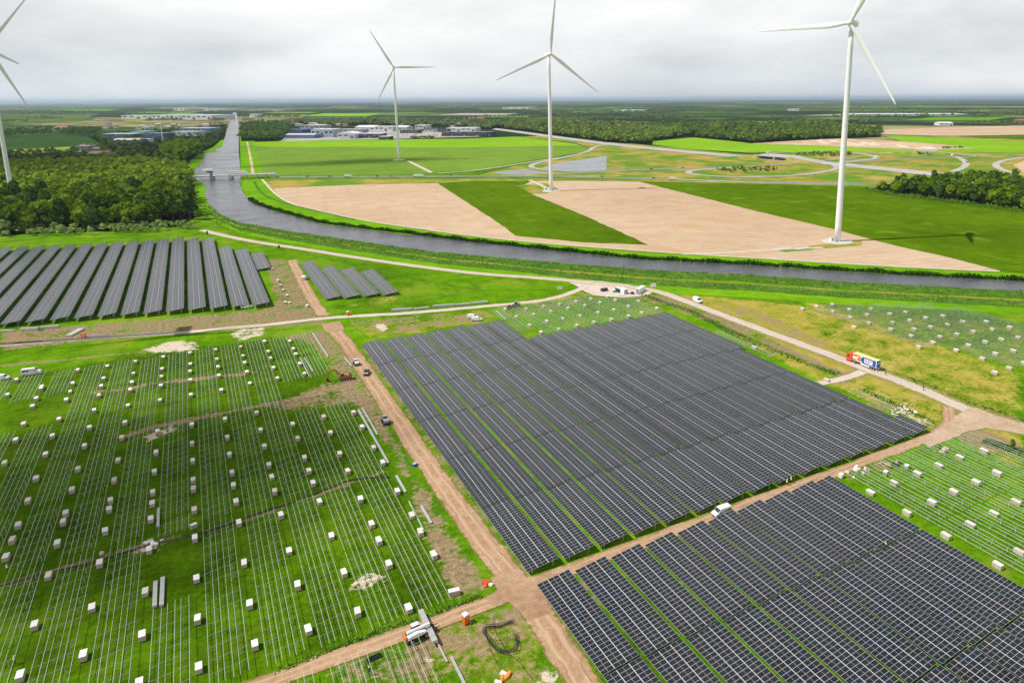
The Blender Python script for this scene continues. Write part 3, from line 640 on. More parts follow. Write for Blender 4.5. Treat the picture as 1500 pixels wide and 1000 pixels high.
def field_mesh(rows, skip=0):
    """rows x 3 modules in one mesh"""
    if (rows, skip) in _fieldcache: return _fieldcache[(rows, skip)]
    off = []
    for r in range(rows):
        for c_ in range(3-skip):
            u = c_*(MW+MGAP); off.append((u*EX, r*ROWP+0.014, u*EZ))
    off = np.array(off); n = len(off)
    V = (SV[None]+off[:, None]).reshape(-1, 3); Fc = (SF[None]+(np.arange(n)*len(SV))[:, None, None]).reshape(-1, 4)
    me = np_mesh('module_field', V, Fc, ['solar_cell', 'module_frame', 'module_line'], np.tile(SM, n))
    _fieldcache[(rows, skip)] = me; return me
_under = {}
def under_mesh(rows, skip=0):
    """purlins, rafters and posts below the modules"""
    if (rows, skip) in _under: return _under[(rows, skip)]
    umax = 7.4-skip*(MW+MGAP)
    ln = rows*ROWP; mp = MB(); mr = MB()
    for u in (0.35, 1.95, 2.95, 4.5, 5.5, 7.1)[:6-2*skip]:
        x, z = u*EX, u*EZ-0.09
        mr.box(x-.04, x+.04, 0.02, ln-.02, z-.05, z+.03)
    for c_ in (1, 2)[:2-skip]:
        u = c_*(MW+MGAP)-MGAP/2; x, z = u*EX, u*EZ
        mr.add([(x-.055*EX, 0, z-.055*EZ-.012), (x+.055*EX, 0, z+.055*EZ-.012), (x+.055*EX, ln, z+.055*EZ-.012), (x-.055*EX, ln, z-.055*EZ-.012)], [(0,1,2,3)], 1)
    k = max(2, int(ln/3.5))
    for i in range(k+1):
        y = 0.3+(ln-.6)*i/k
        mp.bar((0.2*EX, y, 0.2*EZ-.2), (umax*EX, y, umax*EZ-.2), .07, .10)
        for u in (1.2, umax-1.2):
            mp.box(u-.05, u+.05, y-.05, y+.05, -TZ0-1.0, u*EZ-.2)
    _under[(rows, skip)] = (mr.mesh('purlins', ['steel', 'module_frame']), mp.mesh('support_posts', 'steel')); return _under[(rows, skip)]
def solar_table(x0, y0, rows, label, group, modules, skip=0, zo=0.0):
    t = thing('solar_table', label, 'solar table', (x0, y0, TZ0+zo), 0, group)
    a, b = under_mesh(rows, skip)
    link('purlins', a, t)['kind'] = 'stuff'; link('support_posts', b, t)['kind'] = 'stuff'
    if modules:
        for r in range(rows):
            for c_ in range(3-skip):
                u = c_*(MW+MGAP); link('solar_module', MODM, t, (u*EX, r*ROWP+0.014, u*EZ))
    else:
        o = link('module_field', field_mesh(rows, skip), t); o['kind'] = 'stuff'
    return t
TX0, TP = 53.25, 9.0
# lower right array
GL = 'tables of the lower right array'
for k in range(10):
    for b in range(3):
        x0 = TX0+TP*k; y1 = 119.8-28.0*b; y0 = y1-MROWS*ROWP
        # is any of it inside the frame?
        if b >= 1:
            d = Vector((x0+7, y1, 1-CAM_H)); vv = CY-F_PX*d.dot(_U)/d.dot(_F)
            if vv > 1012: continue
        solar_table(x0, y0, MROWS, 'dark solar table, lower array, %s row from the dirt road, %s block below the lane' % (ordn(k), ordn(b)), GL, True, 1 if k == 9 else 0)
# big array
GU = 'tables of the large middle array'
for k in range(15):
    nb = 6 if k <= 6 else 5
    for b in range(nb):
        x0 = TX0+TP*k; y0 = 124.4+28.0*b; rows = MROWS; skip = 0
        if k == 6 and b == 5: rows = 27
        if k == 7 and b == 4: rows = 27
        if k == 14:
            skip = 0 if b in (0, 3, 4) else 1
            if b == 0: rows = 10
        solar_table(x0, y0, rows, 'grey solar table, big array, %s row from the dirt road, %s block above the lane' % (ordn(k), ordn(b)), GU, b == 0, skip)
    if k == 14:
        solar_table(x0, 124.4+10*ROWP+.05, 17, 'narrow solar table on the right edge of the big array near the rubble', GU, False, 1)
# distant left array, stepped ends
GF = 'long tables of the left array by the wood'
near_y = [403.4,401.3,400,397.5,395.3,392.2,389.6,387.5,385.1,382.6,380.5,378.2]
far_y = [613,611,608.5,606.8,604.4,602.6,600.9,600.7,599.3,599.1,593.4,591.6,581.8,545.7,529.7]
def split_rows(y0, y1):
    n = int((y1-y0)/ROWP); return n
lows = [-84.1+9.36*(i-5) for i in range(17)]
fy = [622,620,618,614,612,609,606.8,604.4,602.6,600.9,600,599.3,599,592,586,545.7,529.7]
for i, x0 in enumerate(lows):
    ny_ = (415-2.2*i) if i < 5 else near_y[i-5]
    n = split_rows(ny_, fy[i]); y = ny_
    t = solar_table(x0*.991, y*.991, n, 'long grey solar table, %s from the right in the left array by the wood' % ordn(16-i), GF, False, 0, .9)
solar_table(27.2, 461, 50, 'short grey solar table at the right end of the left array', GF, False)
for i, (x0, ya, yb) in enumerate(((51.9,371.5,468.7),(60.9,369,446.1),(70.3,367,434.9),(79.7,364.7,424))):
    solar_table(x0, ya, split_rows(ya, yb), '%s of four small solar tables in the meadow, counted from the dirt road' % ordn(i), 'four tables in the meadow', False)

# ================================================================== MOUNTING FRAMES
RAILX = (0, 1.4, 2.45, 3.8, 4.85, 6.25)
_rail = {}; _post = {}
plain('rail_steel', (0.54, 0.57, 0.50), 0.5, 0.15, dirt=(0.5, 0.5, 0.46))
plain('beam_steel', (0.30, 0.31, 0.29), 0.6, 0.15)
RZ = lambda dx: 0.95+dx*0.105
def rail_mesh(ln, faint=False):
    k = (round(ln, 1), faint)
    if k not in _rail: _rail[k] = MB().box(-.03, .03, 0, ln, -.045, .045).mesh('rail', 'beam_steel' if faint else 'rail_steel')
    return _rail[k]
BEAM = MB().bar((-.25, 0, RZ(-.25)-.12), (6.5, 0, RZ(6.5)-.12), .05, .08).mesh('cross_beam', 'beam_steel')
def post_mesh(n, sp):
    if (n, sp) not in _post:
        mb = MB()
        for i in range(n):
            for dx in (1.0, 5.2): mb.box(dx-.05, dx+.05, i*sp-.05, i*sp+.05, 0, RZ(dx)-.15)
        _post[(n, sp)] = mb.mesh('posts', 'rail_steel')
    return _post[(n, sp)]
def mounting_frame(x0, y0, y1, label, group, nr=6, sp=3.55, faint=False):
    t = thing('mounting_frame', label, 'mounting frame', (x0, y0, 0), 0, group)
    ln = y1-y0
    for dx in RAILX[:nr]: link('rail', rail_mesh(ln, faint), t, (dx, rnd.uniform(-.25, .25), RZ(dx)))
    n = max(2, int(ln/sp)); off = (ln-(n-1)*sp)/2
    for i in range(n): link('cross_beam', BEAM, t, (0, off+i*sp, 0))
    link('posts', post_mesh(n, sp), t, (0, off, 0))['kind'] = 'stuff'
    return t
def vis(x0, y0, y1, m=30):
    for x in (x0, x0+6.3):
        for y in (y0, (y0+y1)/2, y1):
            d = Vector((x, y, 1-CAM_H)); q = d.dot(_F)
            if q <= 1: continue
            u = CX+F_PX*d.dot(_R)/q; v = CY-F_PX*d.dot(_U)/q
            if -m < u < 1500+m and -m < v < 1000+m: return True
    return False
GLF = 'bare frames of the left rail field'
secs = [(123.9,151.7),(152.0,179.6),(180.0,207.6),(207.9,235.4),(236.0,263.6),(264.2,291.6),(292,319.4)]
for c_ in range(13):
    x0 = 29.8-9.2*c_
    for b, (ya, yb) in enumerate(secs):
        if b == 4 and c_ <= 1: continue
        if c_ == 5 and b == 1: continue
        if x0 < -44 and b == 5: continue
        if c_ == 5 and b == 2: ya = 186.5
        if not vis(x0, ya, yb): continue
        if b == 6: yb += rnd.choice((-2, 0, 0, 1.5))
        mounting_frame(x0, ya, yb, 'bare rail frame, left field, %s column from dirt road, %s section from near' % (ordn(c_), ordn(b)), GLF)
mounting_frame(-16.1, 178.5, 185.5, 'short leftover frame with long cross beams in the gap of the left field', GLF)
GBF = 'bare frames at the bottom of the photo'
for i, (x0, ya, yb) in enumerate(((21.2,98.5,118.6),(11.9,100,118.6),(2.6,104,118.5))):
    mounting_frame(x0, ya, yb, 'bare rail frame below the dirt lane at the bottom, %s from the dark cable heap' % ordn(i), GBF)
GMF = 'bare frames above the large array'
for i in range(8):
    x0 = 117.4+9.1*i
    ya = 265.5 if i else 273; yb = 312-0.3*i-(0 if i < 6 else 8)
    mounting_frame(x0, ya, yb, 'bare rail frame in the plot above the big array, %s from its left' % ordn(i), GMF)
GRF = 'bare frames of the right plot'
for i in range(6):
    x0 = 144.9+9.25*i; top = 119 if i < 4 else 117
    for b, (ya, yb) in enumerate(((92.2,top),(64.3,91.8))):
        if not vis(x0, ya, yb): continue
        mounting_frame(x0, ya, yb, 'bare rail frame, right plot, %s beyond the lower array, %s section from the lane' % (ordn(i), ordn(b)), GRF)
GFF = 'bare frames of the far right plot'
for i in range(7):
    x0 = 251.5+9.4*i
    yt = 236-5.6*max(0, i-1) + (0 if i else -2); yb_ = 141
    seg = [(yb_, yb_+30.5), (yb_+31, yb_+61.5), (yb_+62, yt)]
    for b, (ya, yb) in enumerate(seg):
        if yb-ya < 8 or not vis(x0, ya, yb): continue
        if i == 0 and b == 0: continue
        mounting_frame(x0, ya, yb, 'bare rail frame, far right meadow, %s column from the access road, %s section' % (ordn(i), ordn(b)), GFF, faint=True)
for i, (x0, ya, yb, nr) in enumerate(((189.6,196,232,3),(189.4,139,158,3))):
    mounting_frame(x0, ya, yb, 'narrow strip of bare rails along the %s right edge of the big array' % ('upper', 'lower')[i], 'edge rails', nr)

# ================================================================== PALLETS OF MODULES
plain('carton', (0.56, 0.47, 0.39), 0.85, var=0.25, scale=1.4, dirt=(0.34, 0.27, 0.2))
plain('lid_carton', (0.70, 0.62, 0.54), 0.8, var=0.15, dirt=(0.5, 0.42, 0.34))
plain('pallet_wood', (0.42, 0.33, 0.22), 0.9)
plain('cover_white', (0.82, 0.79, 0.76), 0.7, var=0.10, scale=0.9, dirt=(0.6, 0.54, 0.48))
plain('black_wrap', (0.03, 0.03, 0.035), 0.35)
def pallet_proto():
    t = thing('module_pallet', 'x', 'pallet', (0, 0, 0))
    mb = MB()
    for x in (-.5, 0, .5): mb.box(x-.06, x+.06, -1.05, 1.05, 0, .10)
    for y in (-.95, -.45, 0, .45, .95): mb.box(-.57, .57, y-.07, y+.07, .10, .13)
    mb.build('pallet_base', 'pallet_wood', t)
    mb = MB().box(-.55, .55, -1.06, 1.06, .13, 1.16); mb.build('carton', 'carton', t)
    mb = MB().box(-.565, .565, -1.075, 1.075, 1.12, 1.19); mb.build('lid', 'cover_white', t)
    for y in (-.6, .6): MB().box(-.559, .559, y-.02, y+.02, .132, 1.10).build('strap', 'black_wrap', t)
    return t
LID2 = MB().box(-.555, .555, -1.065, 1.065, 1.14, 1.18).mesh('lid', 'lid_carton')
PAL = pallet_proto(); _pal_used = [False]
def pallet(x, y, label, group, rz=0.0, z=0.0):
    if not _pal_used[0]:
        _pal_used[0] = True; PAL.location = (x, y, z); PAL.rotation_euler = (0, 0, rz); PAL['label'] = label; PAL['group'] = group; return PAL
    c = copy_tree(PAL, (x, y, z), rz, label); c['group'] = group; s_ = rnd.uniform(.95, 1.05); c.scale = (s_, rnd.uniform(.92, 1.06), rnd.choice((.82, .95, 1, 1, 1.04)))
    if rnd.random() < .3:
        for ch in c.children:
            if ch.name.startswith('lid'): ch.data = LID2
    return c
def crp(o, s, pts): return [(o[0]+x/s, o[1]+y/s) for x, y in pts]
C1 = [(12,72),(200,38),(373,10),(175,92),(152,132),(363,52),(338,100),(532,25),(522,75),(694,45),(708,3),(868,20),(864,98),(685,128),(492,158),(302,205),(105,232),(675,223),(470,252),(265,298),(62,320),(1036,72),(1207,45),(1365,5),(1403,165),(1230,203),(1043,235),(852,272),(651,307),(447,352),(230,397),(5,445),(1425,262),(1242,303),(1043,337),(847,387),(634,427),(412,478),(178,530),(1445,352),(1252,398),(1050,432),(837,492),(612,540),(378,592),(140,650),(1472,455),(1270,497),(1050,538),(830,606),(593,650),(350,720),(85,785),(1488,517),(1275,567),(1053,585),(828,665),(590,698),(335,768),(52,868),(1500,600),(1295,655),(1062,700),(818,752),(567,818),(308,885),(1312,770),(1063,855)]
C2 = [(22,210),(260,308),(540,243),(818,168),(790,400),(1078,322),(500,482),(190,580),(1340,238),(1375,465),(1087,548),(778,637),(458,745),(113,858),(1403,688),(1093,812),(775,900)]
C3 = [(288,228),(462,190),(630,165),(317,308),(497,277),(677,245),(356,415),(548,393),(740,358),(380,487),(595,487),(790,440),(405,553),(870,597),(230,727),(443,650),(670,640),(950,725),(512,838),(732,775),(770,868),(997,820)]
C4 = [(273,172),(580,293),(820,248),(1070,195),(325,362),(660,507),(932,487),(387,602)]
C5 = [(62,853),(200,890),(372,875),(400,800),(547,845),(567,775),(712,817),(703,860),(721,752),(868,790),(865,832),(882,725),(1030,703),(1034,762),(1028,805),(1030,853),(1170,685),(1178,738),(1187,780),(1188,828),(1307,668),(1323,717),(1333,758),(1346,808),(1440,640),(1463,695),(1477,732),(1490,785)]
C6 = [(203,842),(270,636),(290,680),(303,710),(325,762),(353,817),(180,787+0)]
allp = crp((0,560),3.75,C1)+crp((0,760),3.75,C2)+crp((350,560),3.75,C3)+crp((350,760),3.75,C4)+crp((0,330),3.75,C5)+crp((350,330),3.75,C6[:6])
pts = []
for u, v in allp:
    x, y = px(u, v, 0.75)
    if all(math.hypot(x-a, y-b) > 1.9 for a, b in pts): pts.append((x, y))
cols = {}
for x, y in pts:
    c_ = round((28.2-x)/9.2); cols.setdefault(c_, []).append((x, y))
for c_, lst in sorted(cols.items()):
    lst.sort(key=lambda p: p[1])
    for j, (x, y) in enumerate(lst):
        xs_ = 28.2-9.2*c_ if c_ >= 0 else x
        x = 0.7*xs_+0.3*x
        pallet(x, y, 'white pallet, left rail field, %s column from the dirt road, %s from the near end' % (ordn(c_+1), ordn(j)), 'pallets of the left rail field', rnd.uniform(-.07, .07))
pallet(*px(665,867,.6), 'white topped module pallet lying crosswise at the near right corner of the left field', 'pallets of the left rail field', R(80))
def plot_pallets(lst, crop, rows_gap, fmt, group, pitch, x_ref):
    P = [px(*q, 0.7) for q in crp(*crop, lst)]
    P.sort(key=lambda p: (round((p[0]-x_ref)/pitch), p[1])); seen = {}
    for x, y in P:
        c_ = round((x-x_ref)/pitch); j = seen.get(c_, 0); seen[c_] = j+1
        pallet(x, y, fmt % (ordn(c_), ordn(j)), group, rnd.uniform(-.06, .06))
plot_pallets([(360,445),(265,460),(210,500),(450,432),(402,472),(308,488),(540,418),(495,455),(378,528),(283,548),(622,403),(587,440),(468,510),(347,588),(712,390),(670,425),(563,494),(445,570),(755,410),(660,480),(543,550),(748,462),(638,532),(828,445),(733,516),(883,414),(827,498),(902,480),(983,456),(150,460)],
    ((700,330),3.75), 0, 'white pallet, plot above the big array, %s column from left, %s from the panels', 'pallets above the large array', 9.1, 116)
plot_pallets([(283,458),(360,443),(448,435),(450,472),(540,460),(545,503),(567,556),(660,457),(638,490),(648,536),(762,487),(780,533),(770,570),(850,475),(872,521),(898,570),(880,607),(960,508),(988,556),(1038,612),(1000,643),(923,667),(1055,497),(1082,542),(1132,598),(1128,685),(1165,528),(1222,582),(1195,655),(1272,730),(1293,527),(1327,570),(1288,640),(1343,705),(1422,560),(1377,625),(1442,688),(1420,780),(1340,808),(1468,612),(1500,756)],
    ((1100,330),3.75), 0, 'white pallet, far right meadow, %s column from the access road, %s from near', 'pallets of the far right meadow', 9.4, 249.5)
plot_pallets([(1280,375),(1148,407),(1033,452),(915,500),(787,550),(658,600),(1352,497),(1237,548),(1115,600),(995,657),(858,715),(1457,655),(1335,715),(1205,775),(1072,840),(1357,1002),(1475,925)],
    ((1100,560),3.75), 0, 'white pallet, right plot, %s column beyond the lower array, %s from the near end', 'pallets of the right plot', 9.25, 143.4)
for i, (u, v) in enumerate(((1105,509),(1211,556))):
    pallet(*px(u, v, .6), 'single white pallet beside the %s right edge of the big array' % ('upper', 'lower')[i], 'edge pallets', .2)
sp_ = [px(*crp((370,380), 10.0, [q])[0], .6) for q in ((410,382),(448,452),(505,530),(540,632),(480,632),(800,680),(370,310),(285,140))]
for i, q in enumerate(sorted(sp_, key=lambda p: p[1])):
    pallet(*q, 'white pallet on the bare soil beside the left array, %s from the near end' % ordn(i), 'pallets beside the left array', rnd.uniform(-.4, .4))
# ================================================================== WIND TURBINES
plain('turbine_white', (0.80, 0.81, 0.82), 0.4, var=0.03, scale=0.1)
plain('concrete', (0.55, 0.53, 0.50), 0.9, var=0.15, scale=0.8)
plain('tyre', (0.02, 0.02, 0.02), 0.8); plain('rim', (0.4, 0.4, 0.42), 0.4, 0.6)
plain('paint_white', (0.80, 0.81, 0.82), 0.3, var=0.03); plain('glass_dark', (0.02, 0.025, 0.03), 0.08, spec=0.6)
plain('paint_red', (0.72, 0.085, 0.03), 0.35); plain('paint_orange', (0.60, 0.19, 0.04), 0.5, dirt=(0.30, 0.2, 0.12))
plain('machine_orange', (0.40, 0.16, 0.05), 0.6, dirt=(0.2, 0.15, 0.1))
plain('paint_dark', (0.045, 0.048, 0.05), 0.45); plain('paint_grey', (0.35, 0.36, 0.37), 0.4); plain('paint_blue', (0.015, 0.10, 0.38), 0.4)
plain('lamp_glass', (0.75, 0.75, 0.7), 0.2); plain('lamp_red', (0.5, 0.02, 0.02), 0.3)
plain('cream', (0.82, 0.66, 0.30), 0.6, var=0.08); plain('paint_green', (0.02, 0.09, 0.05), 0.5); plain('paint_silver', (0.55, 0.57, 0.6), 0.35, 0.3)
plain('hivis', (0.75, 0.85, 0.12), 0.7); plain('hivis_orange', (0.85, 0.28, 0.04), 0.7); plain('cloth_dark', (0.03, 0.035, 0.05), 0.9); plain('skin', (0.5, 0.3, 0.22), 0.6)
plain('helmet_white', (0.85, 0.85, 0.85), 0.4); plain('plastic_orange', (0.78, 0.13, 0.02), 0.45); plain('timber', (0.45, 0.34, 0.2), 0.9)
def blade_mesh(Lb):
    secs_ = [(0,1.15,1.15),(0.03,1.15,1.15),(0.10,1.6,0.95),(0.20,2.05,0.62),(0.35,1.65,0.42),(0.55,1.2,0.28),(0.75,0.85,0.18),(0.92,0.55,0.11),(0.985,0.30,0.06),(1,0.05,0.02)]
    n = 12; V = []; Fc = []
    for i, (t, a, b) in enumerate(secs_):
        tw = R(14)*(1-t)**2; sweep = -0.35*a if t > .06 else 0
        for k in range(n):
            q = 2*math.pi*k/n; x = a*math.cos(q)+sweep*0.6; y = b*math.sin(q)
            V.append((x*math.cos(tw)-y*math.sin(tw), x*math.sin(tw)+y*math.cos(tw)-2.2*t*t, 1.4+t*(Lb-1.4)))
    for i in range(len(secs_)-1):
        for k in range(n): Fc.append((i*n+k, i*n+(k+1) % n, (i+1)*n+(k+1) % n, (i+1)*n+k))
    Fc.append(tuple((len(secs_)-1)*n+k for k in range(n)))
    mb = MB(); mb.add(V, Fc); return mb.mesh('blade', 'turbine_white', True)
def turbine(x, y, hub, yaw, ph, Lb, label):
    """rotor plane spans (cos yaw, sin yaw, 0) and z; rotor overhangs towards (sin yaw,-cos yaw)"""
    t = thing('wind_turbine', label, 'wind turbine', (x, y, 0), R(yaw), 'wind turbines')
    f = MB(); f.tube([(0,0,-.4),(0,0,.35),(0,0,.5)], [10.5,10.5,9.8], 40); f.build('foundation', 'concrete', t)
    tw = MB(); zs_ = [0.5+ (hub-2.6)*i/12 for i in range(13)]
    tw.tube([(0,0,z) for z in zs_], [2.2-0.55*(i/12)**1.1 for i in range(13)], 28); two = tw.build('tower', 'turbine_white', t, smooth=True)
    for fr in (0.27, 0.55, 0.8):
        r = 2.2-0.55*fr**1.1+0.03; z = fr*hub; MB().tube([(0,0,z-.12),(0,0,z+.12)], r, 28, cap=False).build('flange', 'turbine_white', two)
    MB().box(-.5,.5,-2.32,-2.05,1.6,3.7).build('door', 'paint_grey', two)
    st = MB()
    for i in range(6): st.box(-.7,.7,-2.5-.3*(6-i),-2.5-.3*(5-i),.5,.5+.2*(i+1))
    st.build('stairs', 'paint_grey', two)
    nb = MB(); nb.prism([(-1.9,-1.7),(1.9,-1.7),(2.1,-.6),(2.0,1.6),(1.4,2.1),(-1.4,2.1),(-2.0,1.6),(-2.1,-.6)], -3.2, 9.0, inset=[.5,.5,0,0,.3,.3,0,0])
    nac = nb.build('nacelle', 'turbine_white', t, (0,0,hub)); fixn(nac.data)
    MB().box(-.9,.9,6.6,8.2,2.1,2.7).build('cooler', 'paint_grey', nac)
    hb = MB(); hb.tube([(0,-3.1,0),(0,-3.6,0),(0,-5,0),(0,-6.2,0),(0,-6.9,0)], [1.5,2.0,2.05,1.4,.2], 20); hbo = hb.build('hub', 'turbine_white', t, (0,0,hub), smooth=True)
    bm_ = blade_mesh(Lb)
    for k in range(3):
        a = R(ph)+k*2*math.pi/3
        o = link('blade', bm_, t, (0,-4.9,hub)); o.rotation_euler = (0, math.pi/2-a, 0)
    return t
turbine(*px(1226.5,354), 149, -64, 62, 63, 'tall white wind turbine in the tan stubble on the right')
turbine(*px(807.5,280), 148, -3, 84, 70, 'white wind turbine standing before the pond in the middle')
turbine(*px(584.6,234.5), 154, -6, 1, 70, 'smallest, most distant white wind turbine in the dull green field')
turbine(*px(18,287), 156, 14, 53, 72, 'white wind turbine cut by the left edge above the wood')
turbine(-115.7, 384.1, 150, -6, -30, 70, 'wind turbine beyond the left edge, only one blade tip showing')
for (u, v, lb) in ((1217,353,'small white transformer cabin at the right turbine foot'),(799,278,'small white transformer cabin at the middle turbine foot')):
    x, y = px(u, v); c_ = thing('transformer_cabin', lb, 'cabin', (x, y, 0), R(20))
    MB().box(-1.5,1.5,-1.1,1.1,0,2.3).build('cabin_wall', 'paint_white', c_); MB().box(-1.65,1.65,-1.25,1.25,2.3,2.5).build('cabin_roof', 'concrete', c_)
    MB().box(-.9,.9,-1.14,-1.1,.1,2.0).build('cabin_door', 'paint_grey', c_)
for i, (u, v, wd) in enumerate(((1147,365,14),(1176,364,12))):
    x, y = px(u, v); sl = thing('crane_mat', 'flat pale slab lying %s in the grass by the right turbine' % ('left', 'right')[i], 'slab', (x, y, .2), R(-5))
    for j in range(6): MB().box(-wd/2,wd/2,-3+j,-2.08+j,0,.22).build('plank', 'concrete', sl)

# ================================================================== VEHICLES
def wheel(parent, x, y, r=.34, wd=.24):
    t = MB().tube([(0,-wd/2,0),(0,wd/2,0)], r, 14).build('wheel', 'tyre', parent, (x, y, r))
    MB().tube([(0,-wd/2-.012,0),(0,wd/2+.012,0)], r*.58, 10).build('rim', 'rim', t)
def quad(name, pts, mat, parent): return MB().add(pts, [tuple(range(len(pts)))]).build(name, mat, parent)
def van(loc, rz, label, Lv=5.3, H=2.25, W=2.0, paint='paint_white', glass=True, cat='van', group='white vans on the site', box=True):
    t = thing('parked_van', label, cat, (*loc, .08), rz, group); h2 = W/2
    nose = .22 if box else .16
    prof = [(0,.38),(-.02,.9),(.05,H-.18),(.22,H),(Lv*.62,H),(Lv*.70,H-.12),(Lv*.835,H*.57),(Lv*.965,H*.50),(Lv,H*.40),(Lv,.36),(Lv*.93,.30),(.1,.30)]
    ins = [.02,0,.10,.16,.16,.12,.02,.06,.06,.04,.04,.02]
    b = MB().prism(prof, -h2, h2, 0, ins).build('body', paint, t); fixn(b.data)
    xa, za, xb, zb = Lv*.707, H-.15, Lv*.825, H*.60
    quad('windscreen', [(xa+.02,-h2+.2,za),(xa+.02,h2-.2,za),(xb+.02,h2-.12,zb),(xb+.02,-h2+.12,zb)], 'glass_dark', t)
    for s in (-1, 1):
        y = s*(h2-.025)
        wn = [(Lv*.56,Lv*.70)] + ([(Lv*.08,Lv*.28),(Lv*.30,Lv*.53)] if glass else [])
        for a, c_ in wn:
            sl = .10 if c_ > Lv*.65 else 0
            quad('side_window', [(a,y-s*.02,H*.60),(c_+sl,y-s*.02,H*.60),(c_-sl*.6,y-s*.085,H*.86),(a,y-s*.085,H*.86)], 'glass_dark', t)
        quad('headlight', [(Lv+.005,s*(h2-.45),H*.30),(Lv+.005,s*(h2-.12),H*.30),(Lv*.985+.01,s*(h2-.12),H*.42),(Lv*.985+.01,s*(h2-.45),H*.42)], 'lamp_glass', t)
        MB().box(-.05,-.015,s*(h2-.1)-.06,s*(h2-.1)+.06,.8,1.2).build('tail_light', 'lamp_red', t)
        MB().box(Lv*.70,Lv*.74,s*(h2+.12)-.09,s*(h2+.12)+.09,H*.55,H*.68).build('mirror', 'paint_dark', t)
        for x in (Lv*.17, Lv*.82): wheel(t, x, s*(h2-.10))
    MB().box(-.06,0,-h2+.1,h2-.1,.34,.5).build('bumper', 'paint_dark', t); MB().box(Lv,Lv+.05,-h2+.1,h2-.1,.34,.55).build('bumper', 'paint_dark', t)
    quad('rear_window', [(-.012,-h2+.3,H*.58),(-.012,h2-.3,H*.58),(.035,h2-.35,H*.85),(.035,-h2+.35,H*.85)], 'glass_dark', t)
    return t
def heading(a, b):
    p = Vector(px(*a)); q = Vector(px(*b)); d = q-p; return math.atan2(d.y, d.x)
def van_at(rear, front, label, **kw):
    p = px(*rear); return van(p, heading(rear, front), label, **kw)
van_at((1069,749.5),(1044,758), 'white van parked on the lane between the two big arrays', Lv=5.0, H=2.15)
van_at((1017,440.5),(1031,446.5), 'white box van driving on the concrete access road', glass=False, Lv=5.6, H=2.5, group='white vans on the site')
van_at((685,466),(703,466.5), 'rear one of two white cars parked by the big array corner', Lv=4.7, H=1.85)
van_at((691,470),(710,469.5), 'front one of two white cars parked by the big array corner', Lv=4.8, H=1.8)
van_at((32,550.5),(58,547), 'white minibus parked at the top left corner of the rail field', Lv=6.0, H=2.5)
van_at((-8,557),(6,556), 'white vehicle cut off by the left edge of the photo', Lv=4.8, H=2.0)
van_at((353,452.5),(370,450.5), 'white van parked at the near end of the left array', Lv=5.2, H=2.2)
van_at((444,410.5),(451,407.5), 'small white van beside the first of the four meadow tables', Lv=4.2, H=2.1)
def pickup(loc, rz, label, paint):
    t = thing('pickup', label, 'pickup', (*loc, .08), rz); W = .92
    b = MB().prism([(0,.4),(0,.95),(1.7,.98),(1.75,1.05),(3.5,1.05),(4.5,.95),(4.55,.4)], -W, W).build('body', paint, t); fixn(b.data)
    c_ = MB().prism([(1.75,1.05),(1.95,1.72),(3.0,1.72),(3.5,1.05)], -W+.06, W-.06, 0, [0,.14,.14,0]).build('cabin', 'paint_dark', t); fixn(c_.data)
    MB().box(1.95,3.0,-.72,.72,1.725,1.75).build('roof', paint, t); MB().box(.1,1.6,-.8,.8,.985,1.0).build('load_bed', 'paint_grey', t)
    for s in (-1, 1):
        for x in (.85, 3.7): wheel(t, x, s*.82, .36)
        MB().box(4.5,4.58,s*.7-.15,s*.7+.15,.7,.9).build('headlight', 'lamp_glass', t)
    return t
pickup(px(536,551.5), heading((536,551.5),(539,543)), 'dark pickup driving up the long brown dirt road', 'paint_dark')
# small road traffic
def car(loc, rz, label, paint, z=.45, group='cars on the roads'):
    t = thing('car', label, 'car', (*loc, z), rz, group); W = .9
    b = MB().prism([(0,.35),(.05,.9),(3.4,.92),(4.3,.75),(4.35,.35)], -W, W).build('body', paint, t); fixn(b.data)
    c_ = MB().prism([(.15,.9),(.6,1.45),(2.4,1.45),(3.3,.92)], -W+.05, W-.05, 0, [0,.12,.12,0]).build('cabin', 'glass_dark', t); fixn(c_.data)
    MB().box(.65,2.3,-.7,.7,1.455,1.48).build('roof', paint, t)
    for s in (-1, 1):
        for x in (.8, 3.5): wheel(t, x, s*.8, .32)
    return t
def lorry(loc, rz, label, z=.45, Lr=10, H=3.7, paint='paint_white', cab='paint_white'):
    t = thing('lorry', label, 'lorry', (*loc, z), rz, 'lorries on the roads'); W = 1.25
    MB().box(0,Lr-2.4,-W,W,1.0,H).build('cargo_box', paint, t); MB().box(0,Lr,-.5,.5,.6,1.0).build('chassis', 'paint_dark', t)
    c_ = MB().prism([(Lr-2.2,.6),(Lr-2.2,2.9),(Lr-.5,2.9),(Lr-.05,1.8),(Lr,.6)], -W+.05, W-.05).build('cab', cab, t); fixn(c_.data)
    quad('windscreen', [(Lr-.47,-1,2.75),(Lr-.47,1,2.75),(Lr-.04,1.05,1.85),(Lr-.04,-1.05,1.85)], 'glass_dark', t)
    for s in (-1, 1):
        for x in (1.2, 2.4, Lr-1.3): wheel(t, x, s*1.08, .5, .3)
    return t
hm = heading((520,259.4),(650,258.9))
